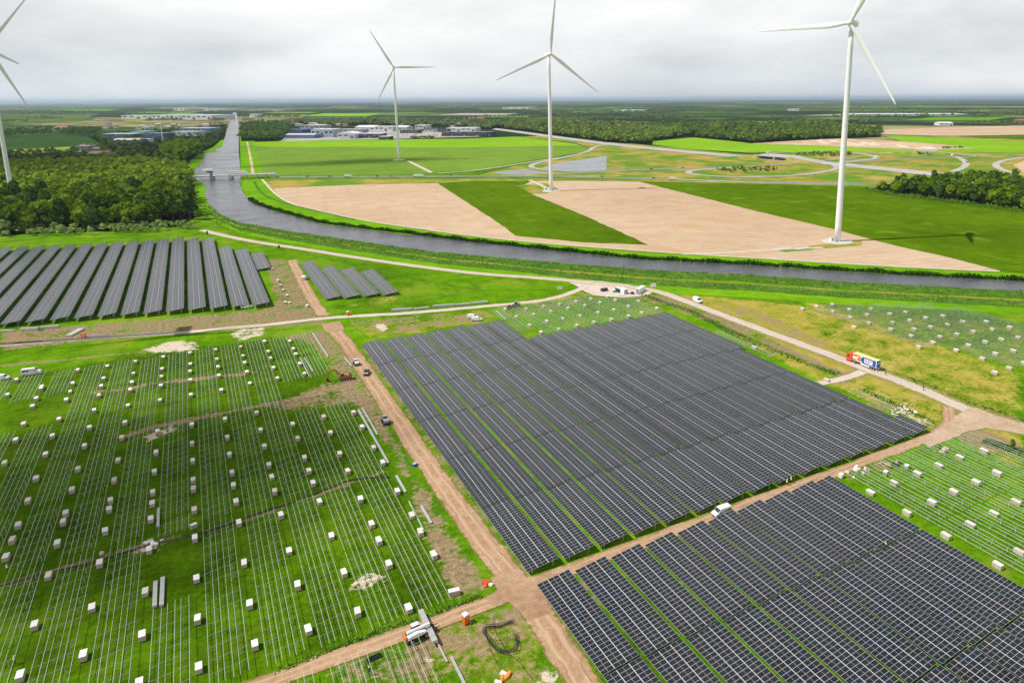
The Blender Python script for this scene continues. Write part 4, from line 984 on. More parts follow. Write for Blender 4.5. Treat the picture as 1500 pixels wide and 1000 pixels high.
road_cars = [(448,259.6,'paint_dark','dark car nearest the bridge on the main road'),(481,259.4,'paint_dark','second dark car after the bridge on the main road'),(551,259.1,'paint_dark','dark car on the main road below the far turbine'),(571,259.0,'paint_grey','grey car just right of the dark one on the main road'),(598,258.4,'paint_silver','silver car on the main road below the turbine track'),(659,257.6,'paint_dark','dark car where the farm track joins the main road'),(694,257.9,'paint_silver','silver car on the main road left of the pond'),(880,259.8,'paint_dark','dark car on the main road right of the middle turbine'),(918,260.9,'paint_silver','silver car following on the main road towards the lorry'),(955,261.8,'paint_dark','dark car just behind the white lorry on the main road'),(920,249.8,'paint_silver','silver car on the secondary road by the pond'),(952,248.6,'paint_dark','dark car on the secondary road right of the pond'),(998,246.4,'paint_dark','dark car on the secondary road before the loop ramp'),(1105,227.2,'paint_white','white car on the motorway left of the bridge'),(1197,238.4,'paint_dark','dark car on the motorway past the bridge'),(1216,237.6,'paint_white','white car on the motorway beside the turbine tower'),(1415,238.2,'paint_dark','dark car on the ramp bend at the far right'),(860,205.6,'paint_white','white car far up the motorway by the woods'),(1191,256.2,'paint_white','white car on the loop ramp')]
for u, v, pt, lb in road_cars: car(px(u, v), hm, lb, pt)
lorry(px(980,264.2), hm, 'white lorry on the main road at the field corner')
lorry(px(505,260.2), hm, 'white lorry on the main road left of the far turbine')
lorry(px(606,259.9), hm, 'long white lorry on the main road right of the far turbine', Lr=14)
lorry(px(1153,231), heading((1100,231),(1225,240)), 'white lorry on the motorway right of the bridge', Lr=12)
lorry(px(1123,225.4), heading((1127,224.5),(1180,222)), 'white lorry at the start of the upper ramp')
lorry(px(1283,231.5), heading((1284,229.5),(1284,233)), 'white lorry turning on the upper ramp bend')
lorry(px(1394,229), heading((1385,227),(1405,231)), 'pink and white lorry by the right flyover', paint='paint_white', cab='paint_red')
# articulated truck
def truck():
    rear, front = (1283,544), (1237.5,527.5); p = px(*rear); rz = heading(rear, front)
    t = thing('articulated_truck', 'red truck with orange and blue trailer stopped at the road fork', 'truck', (*p, .09), rz)
    # local: x forward from rear; near (camera) side is y=0..; body spans y from -2.5 to 0
    Lt, H0, H1, W = 10.6, 1.15, 3.95, 2.5
    tr = MB().box(0, Lt, -W, 0, H0, H1-.02).build('trailer_box', 'paint_white', t)
    MB().box(-.02, Lt+.02, -W-.02, .02, H1-.02, H1+.03).build('trailer_roof', 'cream', t)
    def flat(name, poly, mat, off=.006): return MB().add([(x, off, z) for x, z in poly], [tuple(range(len(poly)))]).build(name, mat, tr)
    N_ = 12
    arc = [(6.35+1.0*math.sin(math.pi*i/N_*.5), H0+.15+(H1-H0-.35)*i/N_) for i in range(N_+1)]
    flat('orange_panel', [(Lt-.03,H0+.1),(Lt-.03,H1-.15)]+[(7.2-.8*math.sin(math.pi*i/N_)*.6, H1-.15-(H1-H0-.25)*i/N_) for i in range(N_+1)], 'paint_orange')
    flat('white_swoosh', [(Lt-.1,2.55),(Lt-.3,3.1),(9.2,2.75),(8.3,3.2),(7.7,3.5),(8.2,2.7),(8.9,2.2),(7.6,1.4),(8.0,1.35),(9.6,2.1),(Lt-.15,2.0)], 'paint_white', .012)
    flat('blue_panel', [(.25,H0+.1),(.25,H1-.15)]+[(6.1+.75*math.sin(math.pi*i/N_), H1-.15-(H1-H0-.25)*i/N_) for i in range(N_+1)], 'paint_blue')
    flat('white_panel', [(1.7,1.55),(1.7,3.35),(5.3,3.35),(5.3,1.75)], 'paint_white', .012)
    lt = MB()     # the blurred lettering on the white field reads as a row of blue block strokes and a thin red line
    for (x0, x1, z0, z1) in ((4.75,4.95,2.2,3.1),(4.2,4.4,2.2,3.1),(4.4,4.75,2.57,2.74),(3.25,3.9,2.92,3.1),(3.7,3.9,2.6,2.92),(3.25,3.9,2.56,2.74),(3.25,3.45,2.2,2.56),(3.25,3.9,2.2,2.38),(2.7,2.9,2.2,3.1),(2.1,2.7,2.92,3.1),(2.2,2.7,2.56,2.74)):
        lt.add([(x0,.018,z0),(x0,.018,z1),(x1,.018,z1),(x1,.018,z0)], [(0,1,2,3)])
    lt.build('lettering', 'paint_blue', tr)
    flat('red_line', [(2.0,1.85),(2.0,2.0),(4.9,2.05),(4.9,1.92)], 'paint_red', .018)
    MB().box(-.015,-.005,-W+.12,-.12,H0+.15,H1-.25).build('rear_door', 'paint_blue', tr)
    MB().box(-.03,-.016,-W+.3,-.3,2.5,3.1).build('rear_sign', 'paint_silver', tr)
    for s in (0, -W): MB().box(2.9,6.8,s-.02 if s else -.06,s+.06 if s else .02,.55,1.0).build('side_guard', 'paint_white', t)
    MB().box(.1,Lt,-W+.7,-.7,.8,H0).build('chassis', 'paint_dark', t); MB().box(-.05,.1,-W+.05,-.05,.45,.7).build('rear_bumper', 'paint_white', t)
    for s in (-.25, -W+.25):
        for x in (1.1, 2.2, 3.3, 9.6, 13.0): wheel(t, x, s, .5, .32)
    cb = MB().prism([(11.0,.75),(11.0,3.55),(11.5,3.8),(12.4,3.65),(13.35,2.9),(13.55,1.9),(13.6,.45),(12.0,.45)], -W+.02, -.02, 0, [0,.03,.15,.12,.04,0,0,0]).build('cab', 'paint_red', t); fixn(cb.data)
    quad('windscreen', [(13.37,-W+.2,2.85),(13.37,-.2,2.85),(13.56,-.12,1.95),(13.56,-W+.12,1.95)], 'glass_dark', cb)
    for s in (0, -W): quad('side_window', [(12.2,s+(.005 if not s else -.005),2.0),(13.2,s+(.005 if not s else -.005),2.0),(13.0,s+(-.03 if not s else .03),2.75),(12.2,s+(-.03 if not s else .03),2.75)], 'glass_dark', cb)
    MB().box(9.0,11.9,-W+.5,-.5,.6,.95).build('tractor_chassis', 'paint_dark', t)
    MB().box(13.6,13.68,-W+.1,-.1,.4,.85).build('front_bumper', 'paint_red', cb)
truck()

# ================================================================== MACHINES
def excavator():
    x, y = px(505,556); t = thing('excavator', 'orange excavator digging beside the brown trench', 'excavator', (x, y, .02), R(175))
    for s in (-1, 1):
        tk = MB().prism([(-1.9,.25),(-1.6,.02),(1.6,.02),(1.9,.25),(1.9,.6),(1.6,.85),(-1.6,.85),(-1.9,.6)], s*1.1-.3, s*1.1+.3).build('track', 'paint_dark', t); fixn(tk.data)
        for q in (-1.4,-.5,.5,1.4): MB().tube([(q,s*1.42-.03,.42),(q,s*1.42+.03,.42)], .26, 10).build('roller', 'rim', tk)
    MB().box(-1.0,1.0,-.8,.8,.5,1.0).build('undercarriage', 'paint_dark', t)
    MB().box(-2.2,1.3,-1.25,1.25,1.0,2.0,taper=.08).build('house', 'machine_orange', t); MB().box(-2.5,-1.5,-1.25,1.25,1.0,2.2,taper=.1).build('counterweight', 'paint_dark', t)
    cb = MB().prism([(.1,1.0),(.1,2.95),(1.2,2.95),(1.55,2.2),(1.55,1.0)], .35, 1.3).build('cab', 'machine_orange', t); fixn(cb.data)
    for s in (.345, 1.305): quad('window', [(.25,s,1.9),(1.45,s,1.9),(1.15,s,2.8),(.25,s,2.8)], 'glass_dark', cb)
    quad('windscreen', [(1.56,.45,1.8),(1.56,1.2,1.8),(1.26,1.2,2.85),(1.26,.45,2.85)], 'glass_dark', cb)
    MB().bar((1.0,-.3,1.5),(3.2,-.3,4.3),.45,.55).bar((3.2,-.3,4.3),(5.0,-.3,4.0),.42,.5).build('boom', 'machine_orange', t)
    MB().bar((5.0,-.3,4.1),(5.9,-.3,1.5),.34,.42).build('stick', 'machine_orange', t)
    MB().bar((1.8,-.3,1.3),(3.0,-.3,3.4),.16).build('cylinder', 'rim', t)
    bk = MB().prism([(5.6,1.6),(6.2,1.5),(6.35,.9),(5.9,.35),(5.2,.45),(5.4,.9)], -.85, .25).build('bucket', 'paint_dark', t); fixn(bk.data)
excavator()
def loader(loc, rz, label, body, arm='paint_grey', s_=1.0):
    t = thing('loader', label, 'loader', (*loc, .05), rz); t.scale = (s_, s_, s_)
    MB().box(-1.6,1.3,-.75,.75,.5,1.15,taper=.05).build('chassis', 'paint_dark', t)
    h = MB().prism([(-1.7,.9),(-1.7,1.5),(-1.2,1.75),(-.3,1.75),(-.3,.9)], -.7, .7).build('hood', body, t); fixn(h.data)
    c_ = MB().prism([(-.3,1.0),(-.25,2.35),(.7,2.35),(.95,1.7),(.95,1.0)], -.62, .62, 0, [0,.08,.08,0,0]).build('cab', 'glass_dark', t); fixn(c_.data)
    MB().box(-.3,.8,-.66,.66,2.36,2.46).build('cab_roof', body, t)
    for s in (-1, 1):
        MB().bar((-.4,s*.72,1.7),(1.9,s*.72,1.0),.14,.22).build('lift_arm', arm, t)
        for x in (-1.0, 1.0): wheel(t, x, s*.85, .55, .4)
    MB().box(1.9,2.05,-1.0,1.0,.4,1.1).build('fork_carriage', 'paint_dark', t)
    for y_ in (-.5, .5): MB().box(2.05,3.2,y_-.07,y_+.07,.42,.5).build('fork', 'dark_steel', t)
    return t
loader(px(522,534.5), heading((522,534),(515,525)), 'small dark loader beside the dirt road behind the excavator', 'paint_white', s_=.95)
loader(px(565,620), heading((565,620),(556,606)), 'dark loader beside the dirt road carrying pale boards', 'paint_grey', s_=1.05)
def telehandler():
    x, y = px(611,934); rz = R(8)
    t = thing('telehandler', 'white telehandler with orange rear lifting steel profiles over the lane', 'telehandler', (x, y, .05), rz)
    MB().box(-2.2,2.2,-.8,.8,.6,1.2,taper=.06).build('chassis', 'paint_dark', t); MB().box(-2.6,-2.1,-.9,.9,.6,1.7,taper=.08).build('counterweight', 'paint_orange', t)
    h = MB().prism([(-2.1,1.1),(-2.1,1.75),(-.2,1.9),(1.5,1.5),(1.8,1.1)], -1.15, -.35).build('hood', 'paint_white', t); fixn(h.data)
    c_ = MB().prism([(-.7,1.0),(-.7,2.5),(.6,2.5),(1.0,1.8),(1.0,1.0)], .25, 1.15, 0, [0,.06,.06,0,0]).build('cab', 'glass_dark', t); fixn(c_.data)
    MB().box(-.75,.7,.22,1.18,2.5,2.6).build('cab_roof', 'paint_white', t)
    MB().bar((-2.0,-.1,2.1),(2.6,-.1,1.9),.4,.45).build('boom', 'paint_white', t); MB().bar((2.5,-.1,1.9),(3.4,-.1,1.1),.3,.35).build('boom_head', 'paint_dark', t)
    for s in (-1, 1):
        for q in (-1.4, 1.5): wheel(t, q, s*1.05, .6, .45)
        MB().box(3.3,4.4,s*.5-.07,s*.5+.07,.62,.7).build('fork', 'dark_steel', t)
    MB().box(3.25,3.35,-.9,.9,.5,1.3).build('fork_carriage', 'dark_steel', t)
telehandler()

# ================================================================== STEEL PROFILES, SITE KIT
def bundle(a, b, label, nw=3, nh=2, size=.16, z=.05, group='steel profiles lying on the site', world=False, mat='steel', cat='steel bundle'):
    p = Vector(a if world else px(*a, .2)); q = Vector(b if world else px(*b, .2)); d = q-p; ln = d.length
    t = thing('steel_bundle', label, cat, (p.x, p.y, z), math.atan2(d.y, d.x), group)
    for k in (.15, .5, .85): MB().box(ln*k-.05, ln*k+.05, -nw*size*.6, nw*size*.6, 0, .08).build('skid', 'timber', t)
    me = MB().add([(0,-.42*size,0),(ln,-.42*size,0),(ln,.42*size,0),(0,.42*size,0),(0,-.42*size,size*.86),(ln,-.42*size,size*.86),(ln,.42*size,size*.86),(0,.42*size,size*.86)], [(0,3,2,1),(4,5,6,7),(0,1,5,4),(1,2,6,5),(2,3,7,6),(3,0,4,7)]).mesh('profile', mat)
    for i in range(nw):
        for j in range(nh): link('profile', me, t, (rnd.uniform(-.1,.1), (i-(nw-1)/2)*size, .08+j*size*.9))
    return t
W = lambda l: [dict(world=True)]*l
for i, (a, b, lb, kw) in enumerate([
    ((39.1,188.2),(39.1,228.6),'long pale steel bundle on the soil beside the left rail field',dict(nw=4,nh=2)),
    ((40.5,207.4),(40.5,229.3),'shorter steel bundle parallel to the long one near the loader',dict(nw=3,nh=2)),
    ((39.3,170.6),(39.3,180.1),'steel bundle on the soil below the long one',dict(nw=4,nh=2)),
    ((41.0,153.6),(41.0,162.3),'steel bundle at the near end of the bare soil strip',dict(nw=4,nh=2)),
    ((38.6,152),(38.9,166),'thin rails lying on the soil by the near steel bundle',dict(nw=2,nh=1)),
    ((30.0,114.6),(30.0,124.2),'thick steel profiles held above the lane by the telehandler',dict(nw=5,nh=3,size=.2,z=.75)),
    ((30.7,109.8),(30.5,118.5),'thin steel profile lying right below the telehandler load',dict(nw=2,nh=2)),
    ((31.8,99.5),(31.7,110.5),'steel profile on the bare lot near the bottom edge',dict(nw=3,nh=2)),
    ((-16.1,153),(-16.2,161.8),'left one of two grey steel bundles inside the left field gap',dict(nw=4,nh=3,size=.2)),
    ((-14.9,152.6),(-14.9,162.6),'right one of two grey steel bundles inside the left field gap',dict(nw=4,nh=3,size=.2)),
    ((-16.4,184.7),(-16.5,193.8),'single grey steel bundle standing further up in the left field',dict(nw=3,nh=3,size=.2)),
    ((39.0,286.1),(38.2,320.6),'long pale steel bundle near the track crossing',dict(nw=3,nh=2)),
    ((31.3,272.6),(30.7,289.8),'pale rails at the right edge of the upper left field',dict(nw=3,nh=1)),
    ((29.4,267.5),(29.2,291.8),'pair of rails beside the pallets near the excavator',dict(nw=2,nh=1)),
    ((45.2,271),(44.5,281.7),'pale beams next to the dark loader on the road edge',dict(nw=3,nh=2)),
    ((76.6,336.2),(85.7,333.7),'leftmost grey steel stack along the gravel track',dict(nw=6,nh=6,size=.2)),
    ((86.5,333.2),(93.9,332.4),'second steel stack along the gravel track',dict(nw=5,nh=4,size=.22)),
    ((95.8,332.4),(106.3,329.8),'third and longest steel stack along the gravel track',dict(nw=6,nh=6,size=.2)),
    ((106.7,329.7),(113.3,328.0),'fourth steel stack along the gravel track',dict(nw=6,nh=5,size=.2)),
    ((113.9,328.0),(122.0,326.3),'rightmost bright steel stack along the gravel track',dict(nw=6,nh=6,size=.2)),
    ((-74.5,390.5),(-68,388.3),'left grey steel stack below the left array',dict(nw=7,nh=7,size=.2)),
    ((-67.5,389.5),(-60.4,388.0),'right grey steel stack below the left array',dict(nw=6,nh=6,size=.2)),
    ((-55,370.3),(-51.1,379.7),'row of pale profiles lying beside the red box',dict(nw=9,nh=2,size=.3)),
    ((-48.3,365.5),(-39.5,362),'pale pipe bundle right of the red box',dict(nw=2,nh=2,size=.3)),
    ((-88,396),(-77,391.5),'low stack of pale profiles at the left edge below the array',dict(nw=4,nh=3,size=.25)),
    ((119.3,296),(120.6,311),'pale pipe at the left edge of the plot above the array',dict(nw=2,nh=1,size=.25)),
    ((190.2,128.5),(188.3,139),'pale pipes by the rubble at the array corner',dict(nw=3,nh=1,size=.2))]):
    bundle(a, b, lb, world=True, **kw)
def toilet(u, v, label, rz):
    x, y = px(u, v); t = thing('portable_toilet', label, 'portable toilet', (x, y, .03), rz, 'portable toilets'); s = 1.0
    MB().box(-.55,.55,-.55,.55,.0,.12).build('base', 'paint_dark', t); MB().box(-.55,.55,-.55,.55,.12,1.9).build('cabin_wall', 'plastic_orange', t)
    r = MB().prism([(-.58,1.9),(.58,1.9),(.45,2.08),(0,2.18),(-.45,2.08)], -.58, .58).build('roof', 'cover_white', t); fixn(r.data)
    d = MB().box(-.4,.4,-.58,-.551,.2,1.8).build('door', 'plastic_orange', t); MB().box(-.2,.2,-.588,-.581,1.45,1.62).build('door_sign', 'cover_white', d); MB().box(.25,.32,-.6,-.581,.95,1.1).build('handle', 'paint_dark', d)
    for q in (-.25,0,.25): MB().box(q-.03,q+.03,-.59,-.581,.3,1.3).build('rib', 'plastic_orange', d)
toilet(682.5,912, 'orange portable toilet with white roof beside the bottom dirt lane', R(14))
toilet(510,462, 'orange portable toilet at the gravel track crossing', R(10))
x, y = px(122.5,494); t = thing('red_frame_box', 'red metal frame box beside pale profiles below the left array', 'box', (x, y, .03), .3)
for a in (-.7,.7):
    for b in (-.7,.7): MB().box(a-.08,a+.08,b-.08,b+.08,0,1.9).build('post', 'paint_red', t)
for z in (.2,1.0,1.8):
    MB().box(-.78,.78,-.78,.78,z-.06,z+.06).build('shelf', 'paint_red', t)
def container(u, v, label, Lc, rz, mat, W=2.3, H=2.5, name='site_container'):
    x, y = px(u, v); t = thing(name, label, 'container', (x, y, .07), rz)
    b = MB().box(0,Lc,-W/2,W/2,.1,H); b.build('container_wall', mat, t)
    rib = MB()
    for i in range(int(Lc/.4)):
        for s in (-1,1): MB().box(.2+i*.4,.34+i*.4,s*W/2-(.03 if s<0 else 0),s*W/2+(.03 if s>0 else 0),.2,H-.1).build('rib', mat, t)
    MB().box(-.05,Lc+.05,-W/2-.05,W/2+.05,H,H+.1).build('container_roof', 'cover_white' if mat != 'paint_dark' else 'paint_dark', t)
    d = MB().box(-.04,0,-W/2+.15,W/2-.15,.2,H-.15).build('door', 'paint_grey' if mat == 'paint_white' else mat, t)
    MB().box(-.07,-.04,-.05,.05,.4,H-.3).build('lock_bar', 'dark_steel', d)
container(917,431,'white upright site container in the middle of the entrance yard',5.0,R(92),'paint_white')
container(934,430,'long white site office container nearest the sign board',7.5,heading((934,430),(946,423)),'paint_white')
container(908.5,429,'dark green tank container beside the white one',4.0,R(88),'paint_green', 1.8, 2.3)
container(881,427,'dark waste skip left of the site containers',3.6,R(5),'paint_dark', 1.8, 1.4, 'waste_skip')
container(897,428.5,'small pale blue cabinet between skip and green tank',2.0,R(10),'paint_silver', 1.2, 1.2, 'site_cabinet')
container(924.5,431.2,'low dark box between the two white site containers',1.6,R(10),'paint_dark', 1.2, 1.0, 'site_cabinet')
def board(u, v, wd, ht, label, z0):
    x, y = px(u, v); t = thing('sign_board', label, 'sign', (x, y, 0), -HEAD+R(6))
    MB().box(-wd/2,wd/2,-.05,.05,z0,z0+ht).build('panel', 'cover_white', t)
    for s in (-1, 1): MB().box(s*wd*.35-.07,s*wd*.35+.07,.051,.19,0,z0+ht-.2).build('post', 'timber', t)
board(957,423.5,3.0,2.0,'white sign board at the bend of the access road',1.3)
board(820,425,2.8,1.6,'white sign board in the grass by the gravel track',.5)
# black cable heap: coils drawn as loops over the lot
x0, y0 = px(738,938); t = thing('cable_heap', 'tangled heap of black cable on the bottom lot', 'cable heap', (x0, y0, .05), 0)
def cable(pts, r=.06, z=.1):
    r *= .5
    w_ = [px(640+a/7.14, 860+b/7.14) for a, b in pts]; w_ = smooth_line(w_, 3)
    MB().tube([(p[0]-x0, p[1]-y0, z+.22*abs(math.sin(i*.21+r*40))) for i, p in enumerate(w_)], r, 6).build('cable', 'black_wrap', t)
for j in range(9):
    o = lambda: rnd.uniform(-26, 26)
    cable([(800+o(),370+o()),(640+o(),420+o()),(500+o(),430+o()),(490+o(),480+o()),(560+o(),580+o()),(640+o(),690+o()),(740+o(),700+o()),(850+o(),650+o()),(830+o(),520+o())], .06+.02*(j % 2), .05+.05*j)
cable([(600,320),(585,370),(610,470),(650,550),(720,680),(860,790),(930,870),(1000,980)], .08)
cable([(580,560),(700,560),(800,510),(870,480)], .07); cable([(590,600),(720,590),(830,540)], .07)
cable([(500,440),(510,520),(545,600),(560,680),(610,760),(640,840)], .07); cable([(540,450),(660,420),(800,372)], .08); cable([(720,430),(735,520),(720,600),(740,690)], .05); cable([(780,430),(830,540),(800,620)], .05)
for i, (ln_, lb) in enumerate((([(0,860),(90,834),(145,822),(200,804),(300,780),(404,744)],'black cable laid across the left rail field below its middle'),([(404,744),(470,720),(520,700),(572,698)],'black cable with loose ends near the right side of the left field'),([(60,500),(20,503)],'short dark hose lying on the track at the left'))):
    x1, y1 = px(*ln_[0]); tc_ = thing('laid_cable', lb, 'cable', (x1, y1, .1), 0)
    for j in range(3):
        w_ = smooth_line([(a+rnd.uniform(-.5,.5), b+rnd.uniform(-.5,.5)) for a, b in densify(pxs(ln_), 6, False)], 2)
        MB().tube([(q[0]-x1, q[1]-y1, .1) for q in w_], .07, 5).build('cable', 'black_wrap', tc_)
# loose timber / rubble heaps, cable drums
def heap(u, v, rad, n, label, mats, name='rubble_heap', cat='rubble'):
    x, y = px(u, v); t = thing(name, label, cat, (x, y, 0), 0)
    for i in range(n):
        a = rnd.uniform(0, 6.28); d = rad*math.sqrt(rnd.random()); s = rnd.uniform(.25, .8)
        o = MB().box(-s,s,-s*.6,s*.6,-s*.3,s*.3,taper=.08).build('slab' if cat == 'rubble' else 'board', rnd.choice(mats), t, (d*math.cos(a)*1.6, d*math.sin(a), .2+rnd.random()*.3))
        o.rotation_euler = (rnd.uniform(-.3,.3), rnd.uniform(-.3,.3), rnd.uniform(0,3))
heap(1325,601,4.0,28,'pale rubble and boards beside the right end of the big array',['concrete','carton','timber','sandstone' if 'sandstone' in MATS else 'cover_white'])
heap(1257,692,2.6,14,'cardboard and timber scraps in the right plot near the lane',['carton','timber','cover_white'],'packaging_heap','scrap')
heap(1303,681,2.0,14,'dark timber scraps in the middle of the right plot',['timber','paint_dark'],'packaging_heap','scrap')
heap(1380,659,1.8,10,'small scrap pile in the far corner of the right plot',['timber','paint_dark','carton'],'packaging_heap','scrap')
heap(225,795,1.6,10,'broken boards beside a pallet in the left field gap',['carton','timber','cover_white'],'packaging_heap','scrap')
heap(607,921,.8,5,'red and white rags beside the telehandler',['paint_red','cover_white'],'packaging_heap','scrap')
heap(740,1000-8,1.2,6,'orange and white scraps at the bottom edge of the lot',['hivis_orange','cover_white'],'packaging_heap','scrap')
heap(716,854,.9,6,'red and white markers at the lane crossing',['paint_red','cover_white'],'packaging_heap','scrap')
heap(145,813,.7,3,'flat carton lid leaning in the left field',['carton'],'packaging_heap','scrap')
x, y = px(608,682); t = thing('tool_box', 'small blue box beside the brown dirt road', 'box', (x, y, .05), .4)
MB().box(-.6,.6,-.45,.45,0,.7).build('box_body', 'paint_blue', t); MB().box(-.63,.63,-.48,.48,.7,.8).build('lid', 'paint_silver', t)
x, y = px(547,964); t = thing('black_pipe_bundle', 'short black pipe bundle below the bottom frames', 'pipes', (x, y, .05), R(5))
for i in range(5): MB().tube([(-1.2,(i-2)*.25,.15+.2*(i % 2)),(1.4,(i-2)*.25,.15+.2*(i % 2))], .13, 8).build('pipe', 'black_wrap', t)
for i, (u, v) in enumerate(((284,773),(1297,695),(1328,686),(1232,699))):
    x, y = px(u, v); t = thing('inverter_box', ('grey crate in the shaded gap of the left field','grey cabinet left of the two in the right plot','grey cabinet right of the two in the right plot','white crate at the lane corner of the right plot')[i], 'crate', (x, y, .05), .3)
    MB().box(-.7,.7,-.5,.5,.15,1.0).build('crate_body', 'paint_grey' if i < 3 else 'cover_white', t); MB().box(-.75,.75,-.55,.55,0,.15).build('pallet_base', 'pallet_wood', t); MB().box(-.72,.72,-.52,.52,1.0,1.06).build('lid', 'cover_white', t)

# ================================================================== PEOPLE
def make_person(name, label, loc, rz, vest, helmet, stride=.18, armb=.25, bend=0.0):
    jt = {'pelvis':(0,0,.95),'chest':(bend*.2,0,1.28),'neck':(bend*.32,0,1.48),'head':(bend*.4+.02,0,1.62),'top':(bend*.42+.02,0,1.74),
          'shl':(bend*.28,.19,1.42),'ell':(-armb*.4,.27,1.14),'hal':(armb*.5,.25,.92),'shr':(bend*.28,-.19,1.42),'elr':(armb*.5,-.27,1.16),'har':(armb+.1,-.22,.98),
          'hil':(0,.10,.90),'knl':(stride*.6,.11,.50),'anl':(stride*.4,.11,.09),'tol':(stride*.4+.17,.12,.04),'hir':(0,-.10,.90),'knr':(-stride*.3,-.11,.50),'anr':(-stride,-.11,.10),'tor':(-stride+.17,-.12,.04)}
    ed = [('pelvis','chest'),('chest','neck'),('neck','head'),('head','top'),('chest','shl'),('shl','ell'),('ell','hal'),('chest','shr'),('shr','elr'),('elr','har'),('pelvis','hil'),('hil','knl'),('knl','anl'),('anl','tol'),('pelvis','hir'),('hir','knr'),('knr','anr'),('anr','tor')]
    rad = {'pelvis':.15,'chest':.16,'neck':.06,'head':.105,'top':.08,'shl':.075,'ell':.05,'hal':.045,'shr':.075,'elr':.05,'har':.045,'hil':.10,'knl':.07,'anl':.05,'tol':.045,'hir':.10,'knr':.07,'anr':.05,'tor':.045}
    ks = list(jt); me = bpy.data.meshes.new('body'); me.from_pydata([jt[k] for k in ks], [(ks.index(a), ks.index(b)) for a, b in ed], [])
    ob = bpy.data.objects.new('body', me); COL.objects.link(ob)
    sk = ob.modifiers.new('s', 'SKIN'); ss = ob.modifiers.new('d', 'SUBSURF'); ss.levels = 1
    for i, k in enumerate(ks):
        v = me.skin_vertices[0].data[i]; v.radius = (rad[k], rad[k]); v.use_root = (k == 'pelvis')
    dg = bpy.context.evaluated_depsgraph_get(); m2 = bpy.data.meshes.new_from_object(ob.evaluated_get(dg)); bpy.data.objects.remove(ob)
    for m in ('cloth_dark', 'skin'): m2.materials.append(MATS[m])
    for p in m2.polygons: p.material_index = 1 if p.center.z > 1.5 or (abs(p.center.y) > .18 and p.center.z < 1.0 and p.center.z > .8) else 0
    t = thing(name, label, 'person', (*loc, .09), rz, 'site workers'); link('body', m2, t)
    vs_ = MB().tube([(0,0,.93),(bend*.1,0,1.1),(bend*.2,0,1.28),(bend*.28,0,1.44),(bend*.3,0,1.49)], [.20,.205,.225,.2,.1], 14, cap=False).build('vest', vest, t, smooth=True)
    MB().tube([(bend*.2,0,1.2),(bend*.2,0,1.24)], .228, 14, cap=False).build('reflective_band', 'helmet_white', vs_)
    MB().tube([(bend*.42+.02,0,1.68),(bend*.42+.02,0,1.73),(bend*.42+.02,0,1.80),(bend*.42+.02,0,1.84)], [.14,.135,.10,.02], 12).build('helmet', helmet, t, smooth=True)
for (u, v, lb, vest, hm_, rz) in ((1152.5,711,'left one of two workers in yellow vests on the lane','hivis','helmet_white',0.3),(1159,707.5,'right one of two workers in yellow vests on the lane','hivis','helmet_white',3.0),(1297,803.5,'worker in a pale vest and orange helmet between tables of the lower array','hivis','hivis_orange',1.2),(22,973,'worker in a yellow vest in the bottom left of the rail field','hivis','helmet_white',.5),(1352.5,572,'person in dark clothes walking on the concrete road','cloth_dark','paint_dark',2.6),(1297,549.5,'person in dark clothes standing behind the truck','cloth_dark','paint_dark',1.0),(541,989,'worker in dark clothes among the bottom frames','cloth_dark','helmet_white',.2),(11,833+4,'worker in a white top near the left edge of the rail field','helmet_white','hivis_orange',.9),(751.5,457.5,'worker in an orange vest by the pallets above the array','hivis_orange','helmet_white',2.0)):
    make_person('person', lb, px(u, v), rz, vest, hm_, rnd.uniform(.1,.25), rnd.uniform(.15,.35), rnd.uniform(0,.3))
# small machines in the plot above the array
loader(px(757,449.5), R(170), 'grey loader by the gravel track above the big array', 'paint_grey', s_=1.1)
loader(px(746.5,452), R(200), 'orange mini loader next to the grey one above the array', 'paint_orange', 'paint_orange', .8)
# ================================================================== TREES
def leaf_mat(name, dark, mid, light):
    m, nt, bs = newmat(name); nt.nodes.remove(bs)
    out = [n for n in nt.nodes if n.type == 'OUTPUT_MATERIAL'][0]
    p = pos(nt); oi = N(nt, 'ShaderNodeObjectInfo').outputs['Random']
    f = math_n(nt, 'ADD', math_n(nt, 'MULTIPLY', noise(nt, p, 0.35, 4, 0.6), 0.6), math_n(nt, 'ADD', math_n(nt, 'MULTIPLY', oi, 0.28), math_n(nt, 'MULTIPLY', noise(nt, p, 0.02, 3), 0.25)))
    c = ramp(nt, f, [(0.35, dark), (0.55, mid), (0.8, light)])
    d = N(nt, 'ShaderNodeBsdfDiffuse'); tr = N(nt, 'ShaderNodeBsdfTranslucent'); mx = N(nt, 'ShaderNodeMixShader'); mx.inputs[0].default_value = 0.25
    L(nt, c, d.inputs[0]); L(nt, c, tr.inputs[0]); L(nt, d.outputs[0], mx.inputs[1]); L(nt, tr.outputs[0], mx.inputs[2]); L(nt, mx.outputs[0], out.inputs[0])
leaf_mat('leaf_wood', S(58,88,12,1), S(96,126,20,1), S(148,168,46,1))
leaf_mat('leaf_willow', S(104,130,64,1), S(132,156,84,1), S(164,184,110,1))
leaf_mat('leaf_dark', S(58,86,32,1), S(82,112,46,1), S(112,138,66,1))
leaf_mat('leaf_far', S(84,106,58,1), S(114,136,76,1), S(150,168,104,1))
leaf_mat('leaf_mid', S(70,96,36,1), S(98,124,50,1), S(134,154,74,1))
leaf_mat('leaf_reed', S(74,112,34,1), S(102,142,44,1), S(140,172,66,1))
leaf_mat('leaf_reed_dark', S(50,78,24,1), S(70,104,30,1), S(98,132,46,1))
plain('bark', (0.10, 0.08, 0.06), 0.95)
